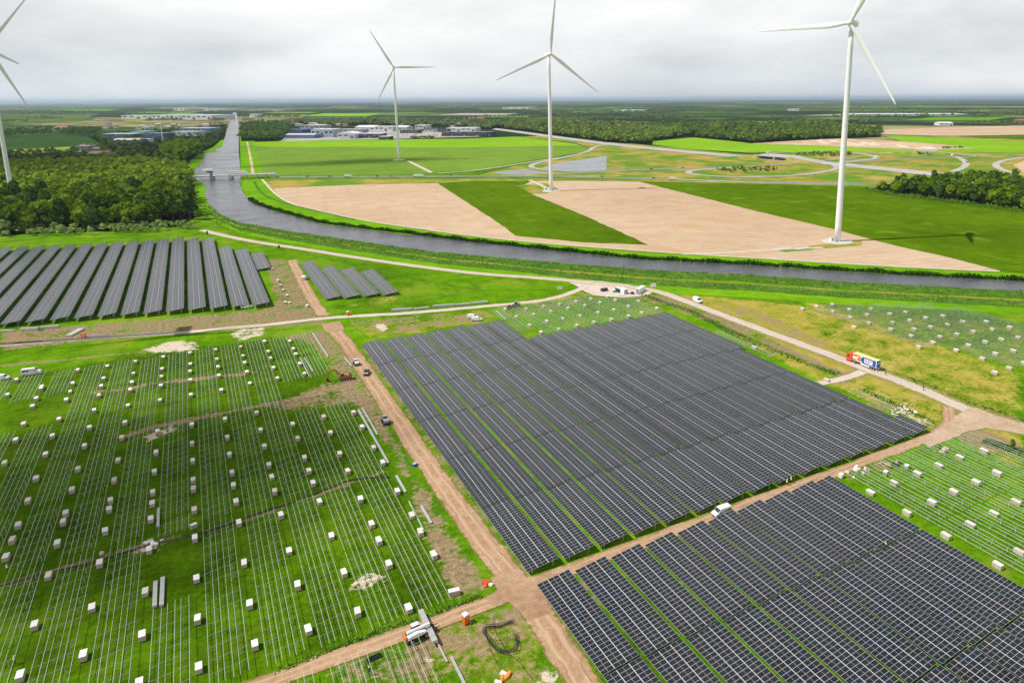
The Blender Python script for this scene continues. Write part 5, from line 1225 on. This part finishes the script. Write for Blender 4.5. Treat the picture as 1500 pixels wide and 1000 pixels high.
def cards(n, lobes, size, r_, flat=0.0):
    """n leaf-clump quads spread over the lobes' skins; returns verts, faces"""
    V = np.zeros((n, 4, 3)); wts = np.array([l[3]**2 for l in lobes]); wts = wts/wts.sum()
    for i in range(n):
        cx_, cy_, cz_, rad, sq = lobes[r_.choice(len(lobes), p=wts)]
        d = r_.normal(size=3); d /= np.linalg.norm(d)
        if d[2] < -0.35: d[2] *= -0.6
        rr = rad*(0.84+0.22*r_.random()); c = np.array([cx_+d[0]*rr, cy_+d[1]*rr, cz_+d[2]*rr*sq])
        nrm = d+r_.normal(size=3)*0.38; nrm[2] += flat; nrm /= np.linalg.norm(nrm)
        a = np.cross(nrm, r_.normal(size=3)); a /= np.linalg.norm(a); b = np.cross(nrm, a)
        s = size*(0.55+0.8*r_.random()); s2 = s*(0.6+0.5*r_.random())
        V[i] = [c-a*s-b*s2*.6, c+a*s*.7-b*s2, c+a*s+b*s2*.7, c-a*s*.6+b*s2]
    return V.reshape(-1, 3), np.arange(n*4).reshape(-1, 4)
def tree_lobes(h, r, r_, n=7, base=0.16, sq=0.9):
    lb = [(0, 0, h*0.60, r*0.58, (h*0.34)/(r*0.58))]
    for i in range(n):
        a = 6.283*i/n+r_.random(); d = r*(0.35+0.3*r_.random()); z = h*(base+0.12+0.46*r_.random())
        lb.append((d*math.cos(a), d*math.sin(a), z, r*(0.34+0.2*r_.random()), sq))
    lb.append((r*.1, 0, h*0.82, r*0.42, 0.8)); return lb
TREES = []
for i in range(7):
    r_ = np.random.default_rng(100+i); h = (14, 16, 13, 17, 15, 12, 18)[i]; r = (5.6, 6.2, 5.2, 5.6, 6.4, 4.8, 6.0)[i]
    lb = tree_lobes(h, r*(1.0, 1.1, .95, .85, 1.1, 1.0, .8)[i], r_, 6+i % 3); V, Fc = cards(460, lb, 0.80, r_)
    cm = np_mesh('crown', V, Fc, ('leaf_wood', 'leaf_wood', 'leaf_wood', 'leaf_dark', 'leaf_wood', 'leaf_willow', 'leaf_dark')[i])
    tb = MB(); tb.tube([(0,0,-.2),(.1,0,h*.2),(0,.1,h*.45),(.1,.1,h*.72)], [.38,.28,.2,.08], 7)
    for q in lb[1:5]: tb.tube([(0.05,0,h*.3),(q[0]*.5,q[1]*.5,q[2]*.8),(q[0],q[1],q[2])], [.16,.11,.04], 5)
    TREES.append((cm, tb.mesh('trunk', 'bark')))
def tree(kind, x, y, sc_, label, group, name='broadleaf_tree'):
    t = thing(name, label, 'tree', (x, y, 0), rnd.uniform(0, 6.28), group); t.scale = (sc_*rnd.uniform(.9,1.12), sc_*rnd.uniform(.9,1.12), sc_)
    link('crown', TREES[kind][0], t); link('trunk', TREES[kind][1], t); return t
def scatter_poly(poly, spacing, world=False, r_=rnd):
    w_ = poly if world else pxs(poly); xs_ = [p[0] for p in w_]; ys_ = [p[1] for p in w_]; out = []
    y = min(ys_); row = 0
    while y < max(ys_):
        x = min(xs_)+(row % 2)*spacing/2
        while x < max(xs_):
            q = (x+r_.uniform(-.42,.42)*spacing, y+r_.uniform(-.42,.42)*spacing)
            if inpoly(w_, np.array([q[0]]), np.array([q[1]]))[0]: out.append(q)
            x += spacing
        y += spacing*.87; row += 1
    return out
# crown clusters for the mass woods
CL = []
for i in range(6):
    r_ = np.random.default_rng(300+i); lb = tree_lobes(1.0, 0.42, r_, 5, .2); CL.append(cards(34, lb, 0.115, r_)[0].reshape(-1, 4, 3))
def mass_wood(name, label, pts, hts, mat):
    n = len(pts); A = np.zeros((n, 34, 4, 3))
    for i, ((x, y), h) in enumerate(zip(pts, hts)):
        a = rnd.uniform(0, 6.28); c, s = math.cos(a), math.sin(a); B = CL[i % 6]
        wd = h*rnd.uniform(.95, 1.4)
        A[i, ..., 0] = (B[..., 0]*c-B[..., 1]*s)*wd+x; A[i, ..., 1] = (B[..., 0]*s+B[..., 1]*c)*wd+y; A[i, ..., 2] = B[..., 2]*h
    o = link(name, np_mesh(name, A.reshape(-1, 3), np.arange(n*34*4).reshape(-1, 4), mat)); return setp(o, label, 'woodland', None, 'stuff')
# left wood: single trees, largest in view as things, the back of the wood as one mass
LW = [(-40,346),(0,345),(100,341),(200,337),(270,331),(284,318),(287,300),(283,266),(276,250),(262,246),(230,240),(120,242),(0,243),(-60,243)]
lw = [q for q in scatter_poly(LW, 15.5) if vis(q[0], q[1], q[1], 20)]; lw.sort(key=lambda p: math.hypot(*p))
near_lw, back_lw = lw[:190], lw[190:]
sheet('woodland_floor_shade', 'floor of the left wood, coloured dark for shade between the crowns', LW, 0.10, 'forest_floor_shade', 10, 1.5)
def tkind(): return rnd.choice((0,1,2,4,0,1,3,6))
for x, y in near_lw:
    d_ = y
    k = 5 if rnd.random() < (.5 if d_ < 670 else .12) else tkind()
    tree(k, x, y, (rnd.uniform(.6,.85) if d_ < 655 else rnd.uniform(1.05,1.65)), 'leafy tree in the dense wood left of the canal', 'trees of the left wood')
if back_lw: mass_wood('woodland', 'back of the dense wood left of the canal', back_lw, [rnd.uniform(11,18) for _ in back_lw], 'leaf_wood')
# hedge wood on the right
sheet('woodland_floor_shade', 'floor of the right tree belt, coloured dark for shade between the crowns', [(1276,277.5),(1300,281.5),(1400,294),(1500,307),(1640,326),(1640,280),(1500,277),(1400,272),(1330,269),(1290,271)], 0.2, 'forest_floor_shade', 8, 1.0)
HW = [(1267,279),(1300,284),(1400,297),(1500,311),(1640,331),(1640,275),(1500,272),(1400,267),(1330,264),(1290,266),(1267,270)]
for x, y in [q for q in scatter_poly(HW, 13.5) if vis(q[0], q[1], q[1], 5)][:125]:
    tree(rnd.choice((0,3,4,6,3,1)), x, y, rnd.uniform(.95,1.25), 'leafy tree in the belt along the right green field', 'trees of the right belt')
shr = [q for q in scatter_poly([(-30,349),(100,345),(200,341),(288,337),(288,330),(200,333),(100,336),(-30,339)], 4.6) if vis(q[0], q[1], q[1], 10)]
shr = [q for q in shr if math.sin(q[0]*.11)+math.sin(q[0]*.31+q[1]*.2) > -.7]
mass_wood('scrub', 'pale willow scrub along the front edge of the left wood', shr, [rnd.uniform(2.5,7) for _ in shr], 'leaf_willow')
shr = [q for q in scatter_poly([(1267,281),(1300,286.5),(1400,299.5),(1500,313.5),(1500,309),(1400,295.5),(1300,283),(1267,277)], 4.0)]
mass_wood('scrub', 'low scrub in front of the right tree belt', shr, [rnd.uniform(1.5,4) for _ in shr], 'leaf_reed')
# mass woods, sampled over the ground patches they stand on
def px_scatter(poly, n):
    us = [p[0] for p in poly]; vs_ = [p[1] for p in poly]; out = []; P = np.array(poly)
    k = 0
    while len(out) < n and k < 60:
        U = rng.uniform(min(us), max(us), n); V = rng.uniform(min(vs_), max(vs_), n); m = inpoly(poly, U, V)
        out += list(zip(U[m], V[m])); k += 1
    return [px(u, v) for u, v in out[:n]]
WO = [('woodland','tree filled outskirts left of the canal',[(-40,243),(-40,226),(60,226),(130,219),(150,212),(128,200),(150,196),(240,190),(332,182),(330,200),(314,214),(290,224),(262,246),(230,241),(120,242)],430,(8,15),'leaf_mid'),
 ('woodland','dark belt of trees at the far left',[(-40,197),(0,194),(60,189),(150,190),(150,197),(60,198),(-40,201)],260,(10,16),'leaf_dark'),
 ('woodland','dark wood right of the straight canal',[(353,207),(352,184),(400,180),(424,186),(424,195),(412,206)],420,(14,22),'leaf_dark'),
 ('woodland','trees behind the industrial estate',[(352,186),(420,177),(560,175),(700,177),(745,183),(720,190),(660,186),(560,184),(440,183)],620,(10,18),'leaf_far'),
 ('woodland','wood along the far side of the motorway',[(700,185),(760,178),(860,179),(960,186),(1010,196),(1000,201),(956,207),(950,212),(885,208.5),(820,199),(760,191)],950,(13,21),'leaf_mid'),
 ('woodland','dense wood behind the motorway junction',[(1012,201),(1100,210),(1200,204.5),(1290,201),(1290,191),(1240,186),(1130,182),(1000,184),(960,184)],900,(13,22),'leaf_mid'),
 ('woodland','tall grove beside the canal basin',[(243,236),(262,241),(290,229),(292,221),(262,217),(246,222)],110,(20,26),'leaf_wood'),
 ('woodland','hedge bushes before the industrial estate',[(600,204.5),(636,203.5),(636,202),(602,202.5)],50,(5,8),'leaf_dark'),
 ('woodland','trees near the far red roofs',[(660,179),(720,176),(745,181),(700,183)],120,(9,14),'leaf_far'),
 ('young_trees','young trees planted inside the loop ramp',[(1046,249.5),(1075,246),(1138,246),(1138,252),(1060,254)],110,(2.5,5),'leaf_mid'),
 ('young_trees','young trees planted inside the upper ramp',[(1160,228),(1180,224.5),(1245,225),(1250,229),(1200,231)],110,(3,5.5),'leaf_mid'),
 ('woodland','scrub between the sand heaps',[(1380,217),(1410,216),(1412,218.5),(1380,219)],30,(3,5),'leaf_dark'),
 ('woodland','trees on the far right skyline field edge',[(1390,184),(1500,178),(1600,176),(1600,182),(1500,184)],160,(9,15),'leaf_far')]
for nm, lb, pl, n, (h0, h1), mt in WO:
    if nm == 'woodland' and n > 300: sheet('woodland_floor_shade', 'ground coloured dark as shade under the '+lb, pl, 0.46, 'forest_floor_shade')  # floor sheet painted dark so the gaps between trees look shaded
    q = px_scatter(pl, n); mass_wood(nm, lb, q, [rnd.uniform(h0, h1) for _ in q], mt)
belts = []
for v in np.arange(154.5, 182, 1.1):
    u = -40
    while u < 1540:
        ln = rnd.uniform(25, 190); 
        if rnd.random() < (0.5 if v < 166 else 0.27): 
            for k in range(int(ln/1.5)):
                uu = u+rnd.uniform(0, ln); vv = v+rnd.uniform(-.45, .45)
                if 331 < uu < 356: continue
                if 172 < vv and (1290 < uu or (860 < uu < 1080 and vv > 177)): continue
                belts.append(px(uu, vv))
        u += ln+rnd.uniform(5, 60)
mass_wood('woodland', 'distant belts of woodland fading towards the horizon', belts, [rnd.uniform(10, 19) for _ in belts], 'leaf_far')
# reeds on the far bank and rank growth on the near bank
def tufts(name, label, line, n, off, h0, h1, wd, mat):
    A = np.zeros((n, 4, 3)); w_ = pxs(line); seg = [math.hypot(b[0]-a[0], b[1]-a[1]) for a, b in zip(w_[:-1], w_[1:])]; cs = np.cumsum([0]+seg)
    for i in range(n):
        s = rnd.uniform(0, cs[-1]); k = min(len(seg)-1, int(np.searchsorted(cs, s))-1 if s > 0 else 0); k = max(0, k); t_ = (s-cs[k])/seg[k]
        a = Vector(w_[k]); b = Vector(w_[k+1]); d = (b-a).normalized(); nn = Vector((-d.y, d.x)); p = a.lerp(b, t_)+nn*rnd.uniform(*off)
        q = rnd.uniform(0, 3.14); dx, dy = math.cos(q)*wd*rnd.uniform(.5,1.2), math.sin(q)*wd*rnd.uniform(.5,1.2); h = rnd.uniform(h0, h1)*(0.75+.5*math.sin(s*.13)**2); lx, ly = rnd.uniform(-.3,.3), rnd.uniform(-.3,.3)
        A[i] = [(p.x-dx,p.y-dy,0),(p.x+dx,p.y+dy,0),(p.x+dx*.6+lx,p.y+dy*.6+ly,h),(p.x-dx*.7+lx,p.y-dy*.7+ly,h*.9)]
    o = link(name, np_mesh(name, A.reshape(-1,3), np.arange(n*4).reshape(-1,4), mat)); return setp(o, label, 'reeds', None, 'stuff')
tufts('reeds', 'dark reed fringe along the far canal bank', FAR[3:], 9000, (-1.0, 3.0), 1.2, 2.6, .5, 'leaf_reed_dark')
tufts('bank_plants', 'rank plants on the near canal bank', NEAR[3:], 4500, (-16, 0.5), .3, .9, .45, 'leaf_reed')
tufts('bank_plants', 'rank plants on the near dyke', [(u, v+18*sc(u)) for u, v in NEAR[5:]], 3500, (-7, 7), .3, .8, .45, 'leaf_reed')
def ditch(line, n, wd, lb, h=.6): tufts('ditch_plants', lb, line, n, (-wd, wd), .4*h, 1.2*h, .35, 'leaf_reed')
ditch([(935,430),(1010,455),(1100,500),(1180,532),(1230,548)], 900, 1.6, 'green ditch plants right of the big array')
ditch([(1262,570),(1300,588),(1340,606),(1372,620)], 350, 1.2, 'bushy ditch plants beside the rubble')
ditch([(1310,545),(1380,572),(1420,590),(1500,616)], 120, 1.0, 'sparse plants along the concrete road')
ditch([(1440,645),(1470,655),(1500,664)], 600, 2.0, 'plants at the right edge by the road fork')
ditch([(400,985),(470,958),(560,922),(640,898),(705,872)], 500, .6, 'weeds along the bottom dirt lane', .35)
# bushes by the left array and tracks
for (u, v, s_, lb) in ((304,346,.25,'round bush at the corner of the left array'),(409,366,.2,'small bush beside the access road'),(1482,660,.22,'bush at the right edge by the road fork')):
    tree(6, *px(u, v), s_, lb, 'bushes', 'bush')

# ================================================================== BUILDINGS
BC = {}
def bmat(rgb, rough=.7):
    k = 'b_%d_%d_%d' % rgb
    if k not in MATS: plain(k, S(*rgb), rough, var=.08, scale=.08)
    return k
def building(u0, u1, vb, vt, depth, wall, roof, label, style='flat', nwin=5, name='warehouse', cat='building'):
    a = Vector(px(u0, vb)); b = Vector(px(u1, vb)); d = b-a; wd = d.length; dm = ((a+b)/2).length
    hgt = max(3.2, (vb-vt)*dm/F_PX*.86)
    t = thing(name, label, cat, (a.x, a.y, 0), math.atan2(d.y, d.x))
    hw = hgt if style == 'flat' else hgt*.72
    MB().box(0, wd, 0, depth, 0, hw).build('wall', bmat(wall), t)
    if style == 'flat': r = MB().box(-.4, wd+.4, -.4, depth+.4, hw, hw+.5).build('roof', bmat(roof), t)
    elif style == 'gable':
        r = MB().add([(-.5,-.5,hw),(wd+.5,-.5,hw),(wd+.5,depth+.5,hw),(-.5,depth+.5,hw),(-.5,depth/2,hgt),(wd+.5,depth/2,hgt)], [(0,1,5,4),(2,3,4,5),(0,4,3),(1,2,5),(0,3,2,1)]).build('roof', bmat(roof), t)
    else:
        pr = [(-.3+(wd+.6)*i/10, hw+(hgt-hw)*math.sin(math.pi*i/10)) for i in range(11)]; r = MB().prism(pr, -.5, depth+.5).build('roof', bmat(roof), t); fixn(r.data)
    for i in range(nwin):
        x = wd*(i+.5)/nwin; w2 = wd/nwin*.34
        if i % 3 == 2: MB().box(x-w2*.8, x+w2*.8, -.12, 0, 0, hw*.6).build('gate', bmat((120,124,130)), t)
        else:
            f = MB().box(x-w2, x+w2, -.1, 0, hw*.5, hw*.82).build('window', bmat((225,225,225)), t); MB().box(x-w2*.88, x+w2*.88, -.16, -.1, hw*.54, hw*.78).build('pane', 'glass_dark', f)
    if style == 'flat' and nwin > 3:
        for i in range(3): MB().box(wd*(.2+.3*i), wd*(.2+.3*i)+4, depth*.3, depth*.3+3, hw+.5, hw+1.6).build('roof_light', bmat((230,232,235)), r)
    return t
WH, GR, BL, DK = (232,234,236), (188,194,198), (86,122,160), (52,62,72)
for u0,u1,vb,vt,dp,wl,rf,lb,st,nw in [
 (416,443,195.5,190,60,(48,84,130),(60,100,150),'dark blue long hall at the left of the industrial estate','flat',5),
 (440,474,189.5,183.5,60,GR,(214,214,206),'pale grey hall at the back left of the estate','flat',5),
 (418,460,202.8,195.5,40,(96,130,168),(204,210,216),'long blue hall with pale roof at the estate front','gable',7),
 (456,488.5,201.5,189,60,(166,186,200),(238,240,242),'tall light blue hall with white roof','flat',5),
 (520,549,192.5,183.5,70,WH,(244,244,244),'white gabled hall behind the arched one','gable',4),
 (496,531,195,189.2,40,(170,172,180),(208,208,212),'long grey hall behind the arched hall','flat',5),
 (494,520,203.3,192.5,50,(206,210,212),(244,246,246),'white arched hall with dark green base','arch',3),
 (524,559,202.5,195.5,40,DK,(246,246,246),'dark walled hall with white roof in the estate','flat',5),
 (549,575,192.5,185,60,WH,(236,236,238),'white hall left of the far turbine tower','flat',4),
 (555,570,205,199.8,30,DK,(238,238,238),'small dark office with white roof near the turbine','flat',3),
 (577,596,192,183.5,60,(222,222,220),(238,238,236),'white gabled hall just right of the turbine tower','gable',3),
 (586,612,195.4,190.5,40,(70,74,82),(110,114,120),'dark long shed right of the turbine tower','flat',5),
 (608,625,189.5,183,50,WH,(240,240,238),'small white hall at the back of the estate','flat',3),
 (621,640,193.5,187.6,50,(210,206,200),(80,78,92),'hall with dark purple roof in the estate','gable',3),
 (640,657,193.6,190,40,(48,60,70),(70,84,96),'low dark blue shed in the estate','flat',3),
 (654,697,193.2,187,60,(222,224,228),(240,240,242),'long white hall at the right of the estate','flat',6),
 (647,720,199.6,193.2,50,(44,56,66),(120,128,136),'very long dark slate hall at the estate front','flat',12),
 (150,194,203.5,196.8,50,(52,98,150),(214,220,224),'long blue hall with pale roof in the left outskirts','flat',7),
 (190,212,200,193.4,60,(96,158,176),(150,200,210),'teal hall behind the long blue one','flat',4),
 (164,201,210.5,203.5,40,(58,96,132),(214,204,180),'blue shed with beige roof in the left outskirts','gable',5),
 (210,239,203.5,196,50,(58,82,112),(120,144,168),'dark blue hall left of the mast','flat',5),
 (206,217,208.4,204,20,(220,222,224),(236,236,236),'small white office by the blue halls','flat',3),
 (128,156,231.5,222.5,26,(220,226,236),(150,128,112),'white house with brown roof above the left wood','gable',4),
 (134,150,222.5,216.5,22,(168,140,110),(150,118,92),'brown shed behind the white house','gable',2),
 (112,130,221.5,214.8,26,(126,148,152),(170,178,172),'grey green shed left of the white house','flat',3),
 (252,289,199.5,193.2,40,(200,206,210),(232,234,236),'pale halls beside the tall grove','flat',5),
 (263,308,194.5,188,60,(120,150,180),(214,222,230),'blue grey hall with pale roof left of the canal','flat',7),
 (223,262,175.5,168.5,200,WH,(240,240,240),'white greenhouse block left part near the horizon','flat',6),
 (266,310,175.5,169,200,(236,234,228),(240,240,240),'white greenhouse block right part near the canal','flat',6),
 (178,218,174.5,169.5,120,(230,230,226),(236,236,236),'low white halls at the far left','flat',4),
 (255,270,163.5,158.8,300,(236,228,222),(236,232,228),'tall pale factory on the left horizon','flat',2),
 (276,330,163,160.3,300,(216,212,214),(226,224,224),'long low pale factory on the left horizon','flat',4),
 (356,414,162.8,160.6,200,(206,200,200),(220,214,210),'long pale halls on the horizon right of the canal','flat',5),
 (366,376,171.5,167,60,WH,(240,240,240),'small white block right of the far canal','flat',2),
 (79,96,191.5,185.5,30,(210,190,176),(186,120,92),'farmhouse with red brown roof at the far left','gable',3),
 (76,80,190,187,20,(232,232,232),(236,236,236),'small white barn beside the far left farmhouse','flat',2),
 (686,694,176.6,171.5,40,(216,190,180),(196,104,80),'left of two red roofed houses before the skyline','gable',2),
 (698,706,176,171.2,40,(216,190,180),(206,100,70),'right of two red roofed houses before the skyline','gable',2),
 (1376,1396,184.3,178.8,60,WH,(240,240,240),'white farm hall at the far right','gable',3),
 (1493,1512,180,175,60,(206,150,120),(200,110,80),'red roofed barn at the right edge','gable',2),
 (1154,1170,162.6,159.6,100,WH,(240,240,240),'small white halls on the right horizon','flat',2),
 (1250,1420,170,167.6,300,(206,212,216),(222,226,230),'long pale greenhouses at the right before the skyline','flat',9),
 (736,774,159.5,157.4,200,(228,230,230),(236,236,236),'pale factory on the middle horizon','flat',3),
 (900,940,163.5,161.2,200,(228,230,228),(236,236,236),'white halls on the horizon right of the middle turbine','flat',3)]:
    building(u0, u1, vb, vt, dp, wl, rf, lb, st, nw)
hs = 0
for i in range(58):
    u = rnd.uniform(95, 330); v = rnd.uniform(183, 199) if u > 150 else rnd.uniform(214, 233)
    if 145 < u < 245 and v > 190: continue
    building(u, u+rnd.uniform(5, 10), v, v-rnd.uniform(3.2, 4.6), rnd.uniform(8, 14), rnd.choice(((214,208,200),(196,180,168),(226,226,224),(176,150,132))), rnd.choice(((170,104,80),(120,112,108),(150,96,76),(196,192,188))), 'small gabled house among the trees left of the canal', 'gable', 2, 'house', 'house')['group'] = 'houses left of the canal'
for i in range(26):
    u = rnd.uniform(424, 700); v = rnd.uniform(180, 187)
    building(u, u+rnd.uniform(5, 12), v, v-rnd.uniform(2.6, 4.2), rnd.uniform(10, 16), rnd.choice(((214,208,200),(196,180,168),(230,230,228))), rnd.choice(((170,104,80),(140,130,126),(200,198,196))), 'small gabled house among the trees behind the industrial estate', 'gable', 2, 'house', 'house')['group'] = 'houses behind the estate'
# vehicles parked in the estate
ci = 0
for k in range(26):
    u = rnd.uniform(588, 645); v = rnd.uniform(196.5, 200.2)
    c_ = van(px(u, v), rnd.choice((0.2, 1.8)), 'pale vehicle parked in the yard of the industrial estate', Lv=rnd.uniform(5, 9), H=rnd.uniform(2, 3), glass=False, paint=rnd.choice(('paint_white','paint_silver','paint_white','paint_grey')), group='vehicles in the estate yard')
x, y = px(238.5,207); t = thing('radio_mast', 'slim white mast beside the blue halls', 'mast', (x, y, 0), 0)
MB().tube([(0,0,0),(0,0,30),(0,0,62)], [1.0,.8,.5], 8).build('pole', 'paint_white', t); MB().box(-2.5,2.5,-2.5,2.5,0,2.5).build('mast_base', 'concrete', t)
for z in (54,59): MB().tube([(0,0,z),(0,0,z+2)], 1.2, 8).build('antenna', 'paint_grey', t)
# sand heaps of the depot
plain('sand_heap', S(232,208,184), .95, var=.15, scale=.1)
for i in range(22):
    u = rnd.uniform(1165, 1385); v = 205.5+max(0, (u-1230)*.065)+rnd.uniform(1.5, 6); x, y = px(u, v); r_ = np.random.default_rng(500+i)
    rx, ry, hh = rnd.uniform(8,22), rnd.uniform(6,12), rnd.uniform(2.5,5.5); n = 18; V = []; Fc = []
    for ring, fr in enumerate((1, .75, .45, .15)):
        for k in range(n):
            a = 6.283*k/n; q = fr*(1+.22*r_.normal()*.6); V.append((rx*q*math.cos(a), ry*q*math.sin(a), hh*(1-fr)**.8*(1+.15*r_.normal()) if ring else 0))
    for ring in range(3):
        for k in range(n): Fc.append((ring*n+k, ring*n+(k+1) % n, (ring+1)*n+(k+1) % n, (ring+1)*n+k))
    Fc.append(tuple(3*n+k for k in range(n)))
    o = MB().add(V, Fc).build('sand_heap', 'sand_heap', None, (x, y, .3), rnd.uniform(0, 3), True)
    setp(o, 'pale sand heap in the depot beyond the motorway', 'sand heap', 'sand heaps of the depot')
# ================================================================== BRIDGES
def bridge():
    a = Vector(px(286,264)); b = Vector(px(399,259.8)); d = b-a; ln = d.length
    t = thing('canal_bridge', 'low grey road bridge crossing the canal', 'bridge', (a.x, a.y, 0), math.atan2(d.y, d.x))
    MB().box(-30, ln+4, -6, 6, 4.2, 5.4).build('deck', 'concrete', t)
    for s in (-6, 6):
        r = MB().box(-30, ln+4, s-.15, s+.15, 6.3, 6.5).build('railing', 'paint_silver', t)
        for i in range(28): MB().box(-30+i*(ln+34)/27-.1, -30+i*(ln+34)/27+.1, s-.1, s+.1, 5.4, 6.3).build('baluster', 'paint_silver', r)
    for fr in (.22, .46): MB().box(ln*fr-2.2, ln*fr+2.2, -7, 7, -1, 4.2).build('pier', 'concrete', t)
    for fr in (.66, .8, .92): MB().box(ln*fr-.8, ln*fr+.8, -5.5, 5.5, -.5, 4.2).build('pier', 'concrete', t)
    MB().box(-34, -2, -7, 7, -.5, 4.2).build('abutment', 'concrete', t); MB().box(ln-1, ln+6, -7, 7, -.5, 4.2).build('abutment', 'concrete', t)
bridge()
a = Vector(px(312,264)); t = thing('bridge_house', 'bridge keeper house with flat white roof on a slim tower', 'bridge house', (a.x, a.y+2, 0), R(-10))
MB().box(-1.6,1.6,-10,-7,-.5,12).build('tower', 'paint_grey', t); MB().box(-10,2.5,-11,-5,12.4,15.0,taper=.6).build('roof', 'cover_white', t); MB().box(-5,2,-10.5,-5.5,10.5,12.4).build('glazing', 'glass_dark', t)
a = Vector(px(335,262.2)); lorry((a.x, a.y), math.atan2(px(398,259.7)[1]-px(300,263.5)[1], px(398,259.7)[0]-px(300,263.5)[0]), 'long white lorry crossing the canal bridge', z=5.45, Lr=24, H=5.0)
def flyover(u0, v0, u1, v1, wd, label, h=6.0):
    a = Vector(px(u0, v0)); b = Vector(px(u1, v1)); d = b-a; ln = d.length
    t = thing('flyover', label, 'flyover', (a.x, a.y, .5), math.atan2(d.y, d.x))
    MB().box(-6, ln+6, -wd/2, wd/2, h-1.2, h).build('deck', 'concrete', t)
    for s in (-1, 1): MB().box(-6, ln+6, s*wd/2-.3, s*wd/2+.3, h, h+1.0).build('parapet', 'concrete', t)
    MB().box(ln*.5-.6, ln*.5+.6, -wd/2+1, wd/2-1, -.4, h-1.2).build('pier', 'concrete', t)
    for x0_, x1_, x2_ in ((-70,-6,0),(ln+70,ln+6,ln)):
        e = MB().add([(x0_,-wd/2-1,-.4),(x0_,wd/2+1,-.4),(x1_,wd/2,h-.1),(x1_,-wd/2,h-.1),(x2_,-wd/2-8,-.4),(x2_,wd/2+8,-.4),(x0_,-wd/2-4,-.4),(x0_,wd/2+4,-.4)], [(6,4,3,0),(1,2,5,7),(4,5,2,3),(0,3,2,1)]).build('embankment', 'golden_verge', t)
        r = MB().add([(x0_,-wd/2+.5,.02-.1),(x0_,wd/2-.5,.02-.1),(x1_,wd/2-.5,h+.05),(x1_,-wd/2+.5,h+.05)], [(0,1,2,3)]).build('ramp_surface', 'paved', t)
    MB().box(-6, ln+6, -wd/2+.4, wd/2-.4, h, h+.06).build('carriageway', 'paved', t)
flyover(1122,232.5,1160,235.5,30,'motorway flyover over the grey road at the loop')
flyover(1348,226,1366,226.7,12,'small white flyover at the far right of the junction')
# ================================================================== AIR
m = bpy.data.materials.new('haze'); m.use_nodes = True; nt = m.node_tree; nt.nodes.clear()
out = N(nt, 'ShaderNodeOutputMaterial'); pv = N(nt, 'ShaderNodeVolumePrincipled')
pv.inputs['Color'].default_value = (0.64, 0.82, 1.0, 1); pv.inputs['Density'].default_value = 2.6e-5; pv.inputs['Anisotropy'].default_value = 0.2
L(nt, pv.outputs[0], out.inputs['Volume']); MATS['haze'] = m
o = MB().box(-165000, 165000, -5000, 205000, -2.0, 240.0).build('haze', 'haze'); setp(o, 'thin pale haze filling the air over the plain', 'haze', None, 'stuff')

# ================================================================== CLOUDS over the plain (they shade the left fields)
m = bpy.data.materials.new('cloud'); m.use_nodes = True; nt = m.node_tree; nt.nodes.clear()
out = N(nt, 'ShaderNodeOutputMaterial'); tr = N(nt, 'ShaderNodeBsdfTransparent'); df = N(nt, 'ShaderNodeBsdfTranslucent'); df.inputs[0].default_value = (.9,.9,.9,1)
mx = N(nt, 'ShaderNodeMixShader'); mx.inputs[0].default_value = .10; L(nt, tr.outputs[0], mx.inputs[1]); L(nt, df.outputs[0], mx.inputs[2]); L(nt, mx.outputs[0], out.inputs[0]); MATS['cloud'] = m
def puff(cx_, cy_, cz_, rx, ry, rz_):
    bm = bmesh.new(); bmesh.ops.create_icosphere(bm, subdivisions=3, radius=1.0)
    for v in bm.verts:
        f = 1+.16*math.sin(v.co.x*4+cx_)+.14*math.sin(v.co.y*5+cy_)+.1*math.sin(v.co.z*6+rx)
        v.co = Vector((v.co.x*rx*f, v.co.y*ry*f, v.co.z*rz_*f))+Vector((cx_, cy_, cz_))
    mb = MB(); mb.add([v.co[:] for v in bm.verts], [tuple(v.index for v in f.verts) for f in bm.faces]); bm.free(); return mb
def cloud(gx_, gy_, rx, ry, alt, label, n=12):
    ox, oy = gx_-sdir.x/-sdir.z*alt, gy_-sdir.y/-sdir.z*alt
    t = thing('cloud', label, 'cloud', (ox, oy, alt), 0, 'clouds above the frame')
    for i in range(n):
        a = rnd.uniform(0, 6.28); d = math.sqrt(rnd.random())*.55; s = rnd.uniform(.35, .75)
        puff(math.cos(a)*d*rx, math.sin(a)*d*ry, rnd.uniform(-15, 15), rx*s, ry*s, 22*s+8).build('puff', 'cloud', t, smooth=True)
cloud(-36, 205, 72, 54, 760, 'soft cloud shading the left rail field', 14)
cloud(240, 1235, 190, 60, 800, 'soft cloud shading the dull green field', 9)
cloud(-330, 1500, 420, 420, 900, 'soft cloud shading the outskirts on the left', 9)

# ------------------------------------------------------------------ place words for look-alikes that can be counted from left to right
for grp, fmt in (('houses left of the canal', 'small gabled house among trees left of the canal, %s from the left'),
                 ('houses behind the estate', 'small gabled house behind the industrial estate, %s from the left'),
                 ('vehicles in the estate yard', 'pale vehicle parked in the industrial estate yard, %s from the left'),
                 ('sand heaps of the depot', 'pale sand heap in the depot beyond the motorway, %s from the left')):
    lst = [o for o in COL.objects if o.get('group') == grp and o.parent is None]
    key = lambda o: (Vector(o.location)-Vector((0, 0, CAM_H))).dot(_R)/(Vector(o.location)-Vector((0, 0, CAM_H))).dot(_F)
    for i, o in enumerate(sorted(lst, key=key)): o['label'] = fmt % ordn(i)
